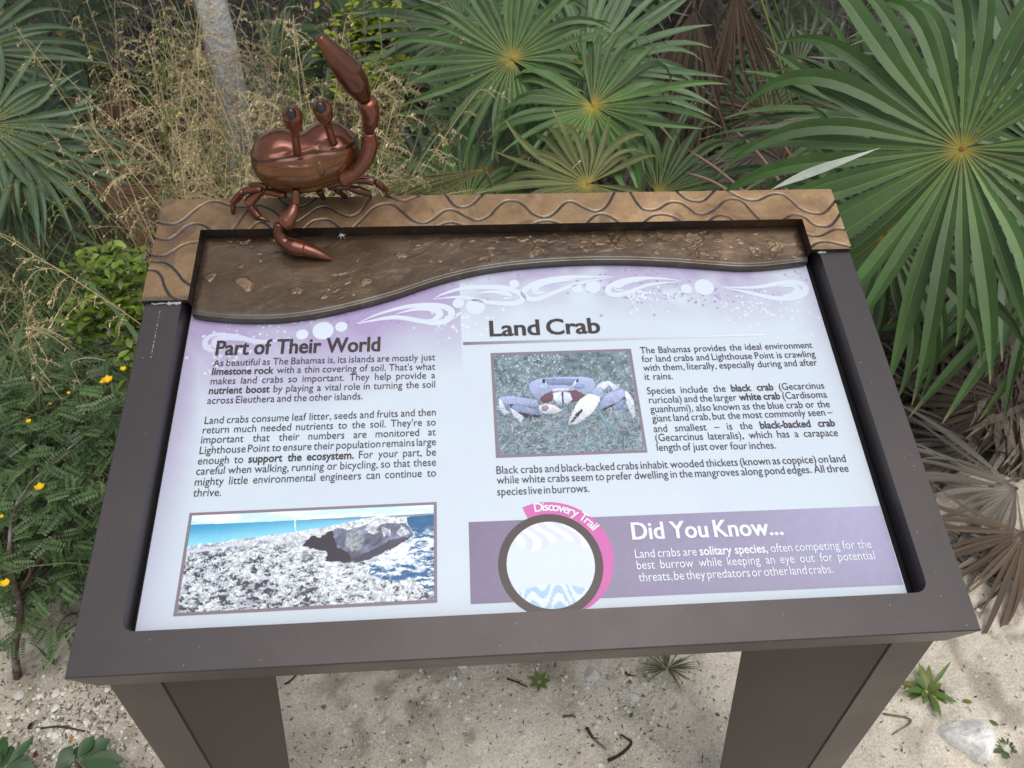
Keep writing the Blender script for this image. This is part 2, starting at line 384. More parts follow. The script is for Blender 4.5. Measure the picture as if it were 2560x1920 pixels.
def cap():
    st = .00125
    mb = MB()
    def patch(u0, u1, v0, v1):
        us = np.linspace(u0, u1, int((u1-u0)/st)+1); vs = np.linspace(v0, v1, int((v1-v0)/st)+1)
        U, V_ = np.meshgrid(us, vs, indexing='ij')
        D = seg_dist(U, V_, wave_uv); g = 1-sm(.0015, .0024, D)
        H = HC-g*.0019+(fbm2(U*40, V_*40, 21, 3)-.5)*.0005
        base_c = np.array([.33, .215, .115]); dark = np.array([.035, .038, .042]); rim = np.array([.33, .31, .27])
        n = fbm2(U*9, V_*9, 23, 5)
        c = base_c*(.62+.8*n[..., None])*(.78+.30*sm(-.3, .35, U))[..., None]  # lightens to the right: sky reflection put into the bronze colour
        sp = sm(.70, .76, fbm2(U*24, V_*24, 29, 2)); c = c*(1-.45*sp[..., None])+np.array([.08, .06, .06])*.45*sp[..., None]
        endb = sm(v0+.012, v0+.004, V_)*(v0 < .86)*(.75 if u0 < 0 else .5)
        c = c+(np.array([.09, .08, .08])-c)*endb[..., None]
        r_ = (sm(.0022, .0027, D)*(1-sm(.0029, .0036, D)))*.35  # thin highlight beside each groove, painted into the colour
        c = c+(rim-c)*r_[..., None]; c = c+(dark-c)*g[..., None]
        P = sg(0, 0, 0)[None, None]+0*U[..., None]
        W = np.stack([U*S, (V_*VV[1]-(1-H)*NN[1])*S, (V_*VV[2]-(1-H)*NN[2])*S+EYE], -1)
        mb.add(W, [q[::-1] for q in grid_faces(len(us), len(vs))][0:0] or grid_faces(len(us), len(vs)), 0, c.reshape(-1, 3))
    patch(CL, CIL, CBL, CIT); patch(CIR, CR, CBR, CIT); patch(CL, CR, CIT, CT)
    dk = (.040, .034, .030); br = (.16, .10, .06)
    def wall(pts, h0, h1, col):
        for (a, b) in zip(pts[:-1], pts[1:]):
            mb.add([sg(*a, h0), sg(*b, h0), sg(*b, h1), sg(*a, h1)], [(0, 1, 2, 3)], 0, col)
    wall([(CIL, CBL-.0), (CIL, CIT), (CIR, CIT), (CIR, CBR)], HC-.0002, -.032, dk)  # inner walls: shade put into a darker bronze colour
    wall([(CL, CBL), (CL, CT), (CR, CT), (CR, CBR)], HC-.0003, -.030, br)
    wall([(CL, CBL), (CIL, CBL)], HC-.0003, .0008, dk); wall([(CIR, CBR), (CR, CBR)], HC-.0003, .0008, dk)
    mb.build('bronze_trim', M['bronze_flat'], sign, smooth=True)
cap()

# ---- relief tray: cast bronze water with stones
HT = -.0125
wear()
edge_px = [(405,678),(415,681),(450,687),(520,692),(600,691),(680,681),(760,664),(850,640),(950,607),(1050,584),(1150,572),(1250,566),(1350,565),(1450,569),(1550,576),(1600,579),(1660,577),(1745,567),(1765,563)]
edge_uv = catmull([uv_at(x, y-6, HT) for x, y in edge_px], 8)
TL_, TR_, TT = -.4209, .5868, .8708
def tray():
    us = np.linspace(TL_, TR_, 760); nv = 150
    ve = np.interp(us, edge_uv[:, 0], edge_uv[:, 1])
    t = np.linspace(0, 1, nv); U = np.repeat(us[:, None], nv, 1); V_ = ve[:, None]+(TT-ve)[:, None]*t[None]
    d_edge = (V_-ve[:, None])
    wu = U+.03*(fbm2(U*10, V_*10, 44, 3)-.5); wv = V_+.06*(fbm2(U*14, V_*14, 45, 3)-.5)
    flow = fbm2((wu+wv*.8)*16, (wv-wu*.35)*60, 41, 5); rip = fbm2(U*60, V_*75, 42, 4)
    H = HT+(flow-.5)*.0013+(rip-.5)*.0008
    pits = sm(.60, .72, fbm2(U*85, V_*85, 47, 2))*sm(.45, .6, fbm2(U*9+3, V_*9, 48, 2)); H -= pits*.0022
    base_c = np.array([.155, .105, .066])
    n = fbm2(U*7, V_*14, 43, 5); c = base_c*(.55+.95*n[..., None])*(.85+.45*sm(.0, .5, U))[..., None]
    rng = np.random.default_rng(5)
    stones = [uv_at(x, y, HT) for x, y in ((527,612),(587,512),(640,627),(700,640),(453,598),(865,550),(790,607),(1160,540),(1148,548),(1345,523),(1380,517),(1430,522),(1500,515),(1545,510),(1580,530),(1420,545),(1600,520),(1670,530),(1060,545),(560,560),(520,575),(930,560),(1268,538),(1262,537),(1215,560),(1520,545))]
    sr = [.017,.009,.010,.006,.011,.010,.010,.010,.007,.015,.006,.010,.018,.014,.006,.006,.008,.012,.007,.006,.005,.006,.008,.005,.006,.007]
    sts = [(s_[0], s_[1], r_*.85) for s_, r_ in zip(stones, sr)]+[(rng.uniform(TL_+.02, TR_-.02), rng.uniform(.70, .86), rng.uniform(.0015, .0045)) for _ in range(45)]
    for k, (su, sv, r_) in enumerate(sts):
        b = (abs(U-su) < r_*1.8) & (abs(V_-sv) < r_*1.8)
        if not b.any(): continue
        x = U[b]-su; y = V_[b]-sv; a = np.arctan2(y, x); ph = rng.uniform(0, 6.28, 4)
        rr = r_*(1+.22*np.cos(2*a+ph[0])+.13*np.cos(3*a+ph[1])+.09*np.cos(5*a+ph[2])); q = np.hypot(x, y)/rr
        bump = 1-sm(.72, 1.0, q); hh = min(.0030, r_*.20)
        H[b] += bump*hh*(.8+.35*(x*np.cos(ph[3])+y*np.sin(ph[3]))/r_); H[b] -= (sm(.95, 1.05, q)*(1-sm(1.12, 1.35, q)))*.00015
        w = bump*.55; cc = np.array([.27, .17, .09])*(.8 if k % 2 else 1.0)
        c[b] = c[b]*(1-w[:, None])+cc*w[:, None]
    # dry grey rim along the front, darker along the back and sides
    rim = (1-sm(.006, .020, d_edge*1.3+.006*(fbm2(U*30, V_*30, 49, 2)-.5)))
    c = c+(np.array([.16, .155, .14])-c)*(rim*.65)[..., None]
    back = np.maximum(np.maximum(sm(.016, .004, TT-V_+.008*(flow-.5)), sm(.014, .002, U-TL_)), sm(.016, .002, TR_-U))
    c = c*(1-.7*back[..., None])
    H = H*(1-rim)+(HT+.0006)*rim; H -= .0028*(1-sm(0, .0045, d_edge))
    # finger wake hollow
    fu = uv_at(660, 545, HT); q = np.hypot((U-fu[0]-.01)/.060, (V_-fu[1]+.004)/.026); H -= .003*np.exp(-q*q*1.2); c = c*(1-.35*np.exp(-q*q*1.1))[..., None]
    W = np.stack([U*S, (V_*VV[1]-(1-H)*NN[1])*S, (V_*VV[2]-(1-H)*NN[2])*S+EYE], -1)
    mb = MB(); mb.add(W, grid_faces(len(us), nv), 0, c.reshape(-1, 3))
    top = W[:, 0]; he = H[:, 0]; bot = np.array([sg(u, v-.0015, -.0285) for u, v in zip(us, ve)])
    mid = np.array([sg(u, v-.0022, h-.0022) for u, v, h in zip(us, ve, he)])
    n_ = len(us); V3 = np.concatenate([top, mid, bot]); f = []
    for i in range(n_-1): f.append((i, n_+i, n_+i+1, i+1)); f.append((n_+i, 2*n_+i, 2*n_+i+1, n_+i+1))
    mb.add(V3, f, 0, np.concatenate([np.tile([.10, .098, .09], (n_, 1)), np.tile([.09, .085, .08], (n_, 1)), np.tile([.05, .045, .04], (n_, 1))]))
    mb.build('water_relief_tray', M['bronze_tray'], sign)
    # little pale insect on the wet bronze
    q = slope_at(738, 508, HT+.004); ib = MB()
    for a in range(6):
        an = a*math.pi/3+.3; e = q+np.array([math.cos(an)*.0062, math.sin(an)*.0062*.9, math.sin(an)*.0018-.002])
        tube(ib, [q, (q+e)/2+np.array([0, 0, .0016]), e], [.0005, .0004, .0003], 5)
    tube(ib, [q+np.array([-.002, .001, 0]), q+np.array([.0025, -.001, .0005])], [.0011, .0008], 6)
    o = ib.build('insect', material('pale_insect', (.75, .74, .70), .5), origin=q)
    tag(o, 'tiny pale insect with spread legs on the wet bronze behind the crab claw', 'insect')
tray()

# ================================================================== PRINT PANEL
HP = -.030
PL, PR, PB, PT = -.4275, .5905, .226, .86
def panel():
    nu, nv = 720, 440
    us = np.linspace(PL, PR, nu); vs = np.linspace(PB, PT, nv); U, V_ = np.meshgrid(us, vs, indexing='ij')
    white = srgb(198, 211, 222); purp = srgb(160, 142, 184); lil = srgb(192, 190, 216)
    ve = np.interp(U[:, 0], edge_uv[:, 0], edge_uv[:, 1])[:, None]
    left = U < .0005*1+uv_at(1000, 900, HP)[0]
    n = fbm2(U*14, V_*14, 61, 6, 2.0, .6); nf = fbm2(U*60, V_*60, 62, 4)
    d = ve-V_-.012
    a_left = np.clip(1.1-d/.15, 0, 1)*(.30+1.15*n)
    a_side = sm(.055, .0, U-PL+.02*(n-.5))*(.25+.45*sm(.25, .65, V_))
    aL = np.clip(np.maximum(a_left, a_side), 0, 1)
    spots = fbm2(U*6.5+4, V_*8+9, 64, 4, 2, .6); a_r = np.clip(1.0-d/.105, 0, 1)*sm(.36, .62, spots)*(.6+.5*nf)
    a_r = np.maximum(a_r, sm(.05, 0, PR-U)*.45*sm(.55, .75, V_)); a_r *= .85
    A = np.where(left, aL, a_r)[..., None]
    c = white+(purp-white)*np.clip(A, 0, 1)
    c = c+(lil-c)*(.16*sm(.4, .7, n))[..., None]
    rng = np.random.default_rng(9)
    def spat(n_, uc, vc, su, sv, col, r0, r1, al):
        for _ in range(n_):
            u, v, r = rng.normal(uc, su), rng.normal(vc, sv), rng.uniform(r0, r1)
            b = (abs(U-u) < r*1.5) & (abs(V_-v) < r*1.5)
            if b.any():
                w = (1-sm(r*.7, r*1.2, np.hypot(U[b]-u, V_[b]-v)))*al; c[b] = c[b]*(1-w[:, None])+col*w[:, None]
    pd = srgb(150, 128, 178); pw = srgb(220, 228, 234)
    for (x, y, su, sv, k_, col) in ((1500,640,.06,.012,90,pd),(1380,600,.03,.01,30,pd),(1720,600,.012,.02,18,pd),(960,620,.06,.012,40,pd),(760,690,.05,.012,25,pd),(1385,640,.02,.012,70,pw),(980,690,.03,.02,80,pw),(480,760,.02,.03,60,pw),(1640,670,.04,.02,80,pw),(560,700,.05,.03,60,pw),(1290,615,.03,.012,30,pd)):
        q = uv_at(x, y, HP); spat(k_, q[0], q[1], su, sv, col, .0009, .0026, .75)
    W = np.stack([U*S, (V_*VV[1]-(1-HP)*NN[1])*S, (V_*VV[2]-(1-HP)*NN[2])*S+EYE], -1)
    mb = MB(); mb.add(W, grid_faces(nu, nv), 0, c.reshape(-1, 3))
    a = [(PL, PB), (PR, PB), (PR, PT), (PL, PT)]
    for i in range(4):
        p, q = a[i], a[(i+1) % 4]; mb.add([sg(*p, HP), sg(*q, HP), sg(*q, HP-.006), sg(*p, HP-.006)], [(0, 3, 2, 1)], 0, (.7, .7, .7))
    return mb.build('print_panel', M['print'], sign, smooth=False)
PAN = panel()
def zt(ox, oy, k):                                    # crop pixel -> sign coordinates on the panel
    return lambda x, y: uv_at((ox+x*k)/KV, (oy+y*k)/KV, HP)
TA = zt(380, 820, 780/2212); TB = zt(1140, 780, 1040/2212); TC = zt(1140, 1230, 1160/2212); TD = zt(400, 1230, 740/2212); TE = zt(440, 640, 800/2212); TF = zt(1200, 640, 900/2212); TG = zt(1200, 860, 440/2212); TH_ = zt(1200, 1230, 400/2011)
def flat(name, polys, mat, h, parent=PAN, holes=None):
    mb = MB()
    for P in polys: mb.add([sg(u, v, HP+h) for u, v in P], [tuple(range(len(P)))])
    return mb.build(name, mat, parent, smooth=False)

# ---- lettering
def word_mesh(txt, off, shear=0.):
    key = (txt, off, shear)
    if key in WC: return WC[key]
    cu = bpy.data.curves.new('t', 'FONT'); cu.body = txt; cu.size = 1; cu.resolution_u = 3; cu.offset = off; cu.shear = shear
    ob = bpy.data.objects.new('t', cu); COL.objects.link(ob)
    me = bpy.data.meshes.new_from_object(ob)
    v = np.zeros(len(me.vertices)*3); me.vertices.foreach_get('co', v); v = v.reshape(-1, 3)
    f = [tuple(p.vertices) for p in me.polygons]
    bpy.data.objects.remove(ob); bpy.data.curves.remove(cu); bpy.data.meshes.remove(me)
    WC[key] = (v, f); return WC[key]
WC = {}
def put_line(mb, a, b, text, size, xs, h=.0009, offn=.0, offb=.020, just=True, wide=0., gap=.27):
    """a, b = ends of the baseline on the panel; *word* marks bold; size = em in sign units."""
    a = np.asarray(a, float); b = np.asarray(b, float); d = b-a; L = np.linalg.norm(d); d = d/L; nr = np.array([-d[1], d[0]])
    words = []
    bold = False
    for w in text.split(' '):
        if w.startswith('*'): bold = True; w = w[1:]
        end = w.endswith('*'); w = w.rstrip('*')
        v, f = word_mesh(w, offb if bold else offn); x0, x1 = v[:, 0].min(), v[:, 0].max()
        words.append((v-np.array([x0, 0, 0]), f, (x1-x0)*size*xs))
        if end: bold = False
    tot = sum(w[2] for w in words); g = gap*size*xs
    if just and len(words) > 1: g = (L-tot)/(len(words)-1)
    if just and g < .17*size*xs and len(words) > 1:   # too tight: narrow the words a little
        k = (L-(len(words)-1)*.2*size*xs)/tot; g = .2*size*xs
        words = [(v*np.array([k, 1, 1]), f, w*k) for v, f, w in words]
    if not just and wide: # scale to width
        k = L/(tot+g*(len(words)-1)); words = [(v*np.array([k, 1, 1]), f, w*k) for v, f, w in words]; g *= k
    x = 0
    for v, f, w in words:
        copies = [0] if not wide or wide is True else [-wide, 0, wide]
        for ci, dx in enumerate(copies):
            P = a[None]+d[None]*((v[:, 0]*size*xs+x+dx*size)[:, None])+nr[None]*(v[:, 1]*size)[:, None]
            mb.add([sg(p[0], p[1], HP+h+ci*.00012) for p in P], f)
        x += w+g
def para(name, T, lines, mat, size, xs, **kw):
    mb = MB()
    for (x0, y0, x1, y1, tx, j) in lines: put_line(mb, T(x0, y0), T(x1, y1), tx, size, xs, just=j, **kw)
    return mb.build(name, mat, PAN, smooth=False)
EM = .0176
para('paragraph', TA, [(432,273,2008,230,"As beautiful as The Bahamas is, its islands are mostly just",True),(424,334,2008,297,"*limestone rock* with a thin covering of soil. That's what",True),
 (414,402,2008,358,"makes land crabs so important. They help provide a",True),(402,470,2008,423,"*nutrient boost* by playing a vital role in turning the soil",True),(390,540,1493,507,"across Eleuthera and the other islands.",True)], M['ink'], EM, .86)
para('paragraph', TA, [(372,682,2012,621,"Land crabs consume leaf litter, seeds and fruits and then",True),(358,750,2012,692,"return much needed nutrients to the soil. They're so",True),
 (346,820,2012,762,"important that their numbers are monitored at",True),(336,895,2014,832,"Lighthouse Point to ensure their population remains large",True),
 (324,970,2014,905,"enough to *support the ecosystem.* For your part, be",True),(312,1043,2014,977,"careful when walking, running or bicycling, so that these",True),
 (302,1120,2014,1053,"mighty little environmental engineers can continue to",True),(290,1197,478,1192,"thrive.",False)], M['ink'], EM, .86)
para('paragraph', TB, [(982,222,1897,192,"The Bahamas provides the ideal environment",True),(990,268,1913,240,"for land crabs and Lighthouse Point is crawling",True),(998,315,1923,285,"with them, literally, especially during and after",True),(1005,362,1155,358,"it rains.",True)], M['ink'], EM, .86)
para('paragraph', TB, [(1018,438,1960,408,"Species include the *black crab* (Gecarcinus",True),(1028,487,1975,456,"ruricola) and the larger *white crab* (Cardisoma",True),(1035,535,1990,507,"guanhumi), also known as the blue crab or the",True),
 (1045,585,2005,550,"giant land crab, but the most commonly seen \u2013",True),(1053,640,2018,608,"and smallest \u2013 is the *black-backed crab*",True),(1062,688,2033,660,"(Gecarcinus lateralis), which has a carapace",True),(1070,740,1703,727,"length of just over four inches.",True)], M['ink'], EM, .86)
para('paragraph', TB, [(216,862,2075,798,"Black crabs and black-backed crabs inhabit wooded thickets (known as coppice) on land",True),(218,915,2090,850,"while white crabs seem to prefer dwelling in the mangroves along pond edges. All three",True),(220,977,710,957,"species live in burrows.",True)], M['ink'], EM, .86)
para('paragraph', TC, [(855,316,1982,268,"Land crabs are *solitary species,* often competing for the",True),(863,370,1998,322,"best burrow while keeping an eye out for potential",True),(872,428,1800,387,"threats, be they predators or other land crabs.",True)], M['inkwhite'], EM, .86, h=.0012)
para('heading', TA, [(450,195,1615,165,"Part of Their World",False)], M['ink'], .0385, 1.0, offn=.010, wide=.015)
para('heading', TB, [(182,130,768,112,"Land Crab",False)], M['ink'], .0425, 1.0, offn=.010, wide=.017)
para('heading', TC, [(842,228,1560,205,"Did You Know...",False)], M['inkwhite'], .0355, 1.0, offn=.010, wide=.015, h=.0012)
# rule below "Land Crab", fading to the right
def rule():
    mb = MB(); n = 40
    for i in range(n):
        t0, t1 = i/n, (i+1)/n; f0 = lambda t, dy: TB(38+(1640-38)*t, 161+dy+(113-161)*t+ (4*t if dy < 8 else -3*t))
        k = (i/n)**.8; c = srgb(124, 112, 124)*(1-k)+srgb(220, 229, 237)*k
        P = [f0(t0, 15), f0(t1, 15), f0(t1, 0), f0(t0, 0)]; mb.add([sg(*p, HP+.0005) for p in P], [(0, 1, 2, 3)], 0, c)
    mb.build('rule', M['print'], PAN, smooth=False)
rule()

# ---- printed swashes and dots
def ribbon(mb, pts, wid, h, n=10, col=None, T=None):
    P = catmull([T(*p) for p in pts], n); k = len(P); w = np.interp(np.linspace(0, 1, k), np.linspace(0, 1, len(wid)), wid)
    t = np.gradient(P, axis=0); t /= np.linalg.norm(t, axis=1)[:, None]; nn = np.c_[-t[:, 1], t[:, 0]]
    A = P+nn*w[:, None]/2; B = P-nn*w[:, None]/2
    V = [sg(*p, HP+h) for p in A]+[sg(*p, HP+h) for p in B]
    mb.add(V, [(i, k+i, k+i+1, i+1) for i in range(k-1)], 0, col if col is not None else (1, 1, 1))
LILAC = srgb(206, 217, 229); LIL2 = srgb(198, 202, 224)
def swash(T, outer, ow, inner, iw, col=LILAC, name='swash'):
    mb = MB(); ribbon(mb, outer, ow, .0003, T=T, col=col); ribbon(mb, inner, iw, .00045, T=T, col=col); mb.build(name, M['print'], PAN, smooth=False)
swash(TE, [(1245,470),(1400,402),(1600,350),(1780,340),(1880,362),(1905,400),(1870,445),(1790,462),(1690,450),(1500,425),(1245,470)], [.0005,.004,.0075,.009,.011,.011,.011,.010,.009,.008,.001],
      [(1520,402),(1640,372),(1740,366),(1810,382),(1820,410),(1780,440),(1720,445)], [.001,.006,.009,.013,.012,.006,.002])
swash(TE, [(785,562),(700,585),(560,592),(430,560),(330,545),(255,548),(205,585),(205,625),(240,650),(290,655)], [.0005,.004,.009,.008,.007,.007,.008,.009,.008,.002],
      [(560,598),(420,575),(330,570),(280,590),(275,620),(310,640)], [.001,.006,.010,.014,.010,.002], LIL2)
swash(TF, [(830,128),(700,128),(560,130),(430,145),(340,170),(280,205),(270,235),(300,262),(350,265),(420,240),(520,200),(640,160),(830,128)], [.0005,.004,.008,.009,.010,.010,.010,.010,.009,.008,.007,.005,.0005],
      [(620,145),(480,155),(380,175),(340,200),(345,225),(400,225)], [.001,.006,.008,.012,.010,.002])
swash(TF, [(1245,155),(1130,140),(1000,137),(890,150),(810,180),(785,210),(805,235),(860,238),(930,215),(1050,175),(1245,155)], [.0005,.004,.007,.009,.009,.010,.010,.009,.007,.006,.0005],
      [(1010,152),(920,160),(860,180),(840,205),(880,212)], [.001,.006,.010,.009,.002])
swash(TF, [(1470,190),(1600,195),(1720,190),(1830,170),(1930,162),(1990,180),(2000,215),(1960,248),(1880,262),(1780,255),(1650,225),(1470,190)], [.0005,.004,.007,.009,.010,.010,.011,.011,.010,.009,.006,.0005],
      [(1840,190),(1920,185),(1950,205),(1930,235),(1860,245)], [.002,.006,.012,.010,.002])
swash(TE, [(1775,300),(1850,262),(1980,225),(2120,215),(2260,220),(2360,250),(2400,290),(2360,325),(2280,330),(2150,318),(1960,285),(1775,300)], [.0005,.004,.007,.009,.010,.010,.010,.010,.009,.008,.006,.0005],
      [(2060,262),(2180,248),(2270,258),(2300,282),(2260,300)], [.001,.006,.011,.011,.002])
for T, x, y, r in ((TE,1017,517,.0165),(TE,873,543,.0095),(TE,1143,490,.0095),(TE,1952,328,.0095),(TE,2070,350,.0155),(TF,210,171,.0085),(TF,598,203,.0095),(TF,693,191,.0125),(TF,1268,202,.0095),(TF,1377,192,.0165)):
    c = T(x, y); mb = MB(); mb.add([sg(c[0]+r*math.cos(a*math.pi/16), c[1]+r*math.sin(a*math.pi/16), HP+.0003) for a in range(32)], [tuple(range(32))], 0, LILAC)
    mb.build('dot', M['print'], PAN, smooth=False)

# ---- framed pictures printed as fields of colour
def raster(name, corners, W, H, fn, h):
    """corners TL, TR, BR, BL in sign coordinates; fn(X, Y) -> colours, X, Y in 0..1 from the top left."""
    X, Y = np.meshgrid(np.linspace(0, 1, W), np.linspace(0, 1, H), indexing='ij'); c = fn(X, Y)
    tl, tr, br_, bl = [np.asarray(q) for q in corners]
    P = (tl*((1-X)*(1-Y))[..., None]+tr*(X*(1-Y))[..., None]+br_*(X*Y)[..., None]+bl*((1-X)*Y)[..., None])
    Wd = np.stack([P[..., 0]*S, (P[..., 1]*VV[1]-(1-HP-h)*NN[1])*S, (P[..., 1]*VV[2]-(1-HP-h)*NN[2])*S+EYE], -1)
    mb = MB(); mb.add(Wd, [q[::-1] for q in grid_faces(W, H)], 0, c.reshape(-1, 3)); return mb.build(name, M['print'], PAN, smooth=False)
def coast(X, Y):
    hm = homog([(242,178),(2045,97),(2048,803),(130,905)], [(0,0),(1,0),(1,1),(0,1)])
    P = lambda L: [tuple(q) for q in hm(L)]
    X0, Y0 = X, Y; X = X+.018*(fbm2(X0*38, Y0*20, 201, 4, 2, .7)-.5); Y = Y+.055*(fbm2(X0*38, Y0*20, 202, 4, 2, .7)-.5)*sm(.1, .3, Y0)
    c = np.zeros(X.shape+(3,)); c[:] = srgb(196, 226, 240)
    n = fbm2(X*8, Y*10, 71, 4); c = c+(srgb(232, 242, 248)-c)*sm(.45, .7, n)[..., None]
    sea = inpoly(X, Y, P([(200,247),(845,222),(1500,185),(1450,300),(200,520)])); t = sm(.10, .36, Y+.16*X)[..., None]
    c[sea] = (srgb(52, 150, 196)*(1-t)+srgb(140, 216, 238)*t)[sea]
    far = inpoly(X, Y, P([(840,220),(1450,192),(1900,168),(2060,160),(2060,176),(1450,204),(840,224)])); c[far] = srgb(120, 140, 160)
    rs = inpoly(X, Y, P([(1840,188),(2070,168),(2070,840),(2010,800),(1890,640),(1760,670),(1540,640),(1540,520),(1700,430),(1880,340)]))
    w = fbm2(X*40, Y*60, 72, 4); sc = srgb(24, 92, 140)*(.6+.8*w[..., None]); foam = sm(.44, .62, fbm2(X*22-Y*9, Y*38+X*6, 73, 6, 2.1, .65)+.22*np.exp(-(((X-.84)/.09)**2+((Y-.5)/.16)**2)))
    sc = sc+(srgb(226, 238, 246)-sc)*(foam*sm(.22, .34, Y))[..., None]; c[rs] = sc[rs]
    land = inpoly(X, Y, P([(120,430),(330,390),(620,350),(1020,300),(1250,262),(1420,222),(1640,180),(1830,196),(1895,325),(1850,370),(1700,450),(1560,530),(1560,610),(1640,655),(1770,665),(1890,640),(1990,740),(2040,830),(2060,1000),(60,1000)]))
    sc1 = 26+0*X; a = fbm2(X*40, Y*30, 74, 5, 2.1, .7); b = fbm2(X*120, Y*70, 75, 4, 2, .7); dark = sm(.525, .62, a*.55+b*.45+.06*Y-.05*(X > .55))
    lc = srgb(222, 232, 240)*(.55+.8*sm(.3, .6, b)[..., None]); mid = sm(.44, .56, fbm2(X*60, Y*44, 78, 5, 2.1, .75)); lc = lc*(1-.24*mid[..., None]); lc = lc+(srgb(58, 56, 72)-lc)*np.clip(dark*1.15, 0, 1)[..., None]*(.35+.65*sm(.25, .6, Y+.12*(X < .4)))[..., None]
    c[land] = np.clip(lc, 0, .85)[land]
    road = inpoly(X, Y, P([(170,470),(200,440),(500,395),(850,345),(1000,318),(1010,330),(700,378),(400,432)])); c[road] = srgb(198, 208, 224)
    cl = inpoly(X, Y, P([(1080,365),(1200,300),(1330,262),(1520,235),(1640,205),(1820,205),(1895,325),(1800,392),(1700,440),(1570,500),(1460,532),(1240,522),(1255,450),(1180,430),(1070,410)]))
    st = fbm2(X*80+Y*36, Y*16-X*14, 76, 5, 2, .65); big = fbm2(X*16, Y*9, 79, 3); k = srgb(112, 116, 142)*(.02+1.1*st[..., None]+.9*sm(.42, .62, big)[..., None]*st[..., None]+.25*sm(.45, .2, Y)[..., None]); c[cl] = k[cl]
    cave = inpoly(X, Y, P([(1080,365),(1180,310),(1290,270),(1300,330),(1330,420),(1420,470),(1440,525),(1240,522),(1255,450),(1180,430),(1070,410)])); c[cave] = (srgb(42, 38, 52)*(.6+.8*st[..., None]))[cave]
    un = inpoly(X, Y, P([(1440,500),(1570,440),(1760,350),(1880,330),(1800,392),(1640,470),(1470,532)])); c[un] = (srgb(66, 64, 84)*(.5+1.0*st[..., None]))[un]
    for q in ([(1545,250),(1580,235),(1640,236),(1625,285),(1640,305),(1590,322),(1530,290)], [(1775,285),(1800,250),(1835,275),(1872,312),(1820,328),(1772,318)], [(1660,260),(1725,285),(1715,340),(1690,310),(1670,350)], [(1400,300),(1500,285),(1530,340),(1500,430),(1440,450),(1380,380)]):
        m_ = inpoly(X, Y, P(q)); c[m_] = (lc*(.35+.9*st[..., None]))[m_]*(.95 if q[0][0] != 1400 else .55)
    top = inpoly(X, Y, P([(1080,340),(1250,262),(1420,222),(1640,180),(1830,190),(1850,238),(1700,232),(1640,250),(1560,240),(1400,285),(1330,270),(1200,335),(1150,330)])); c[top] = np.clip(lc, 0, .8)[top]
    ml = inpoly(X, Y, P([(1010,175),(1018,175),(1018,296),(1010,296)])); c[ml] = srgb(236, 240, 244)
    return c
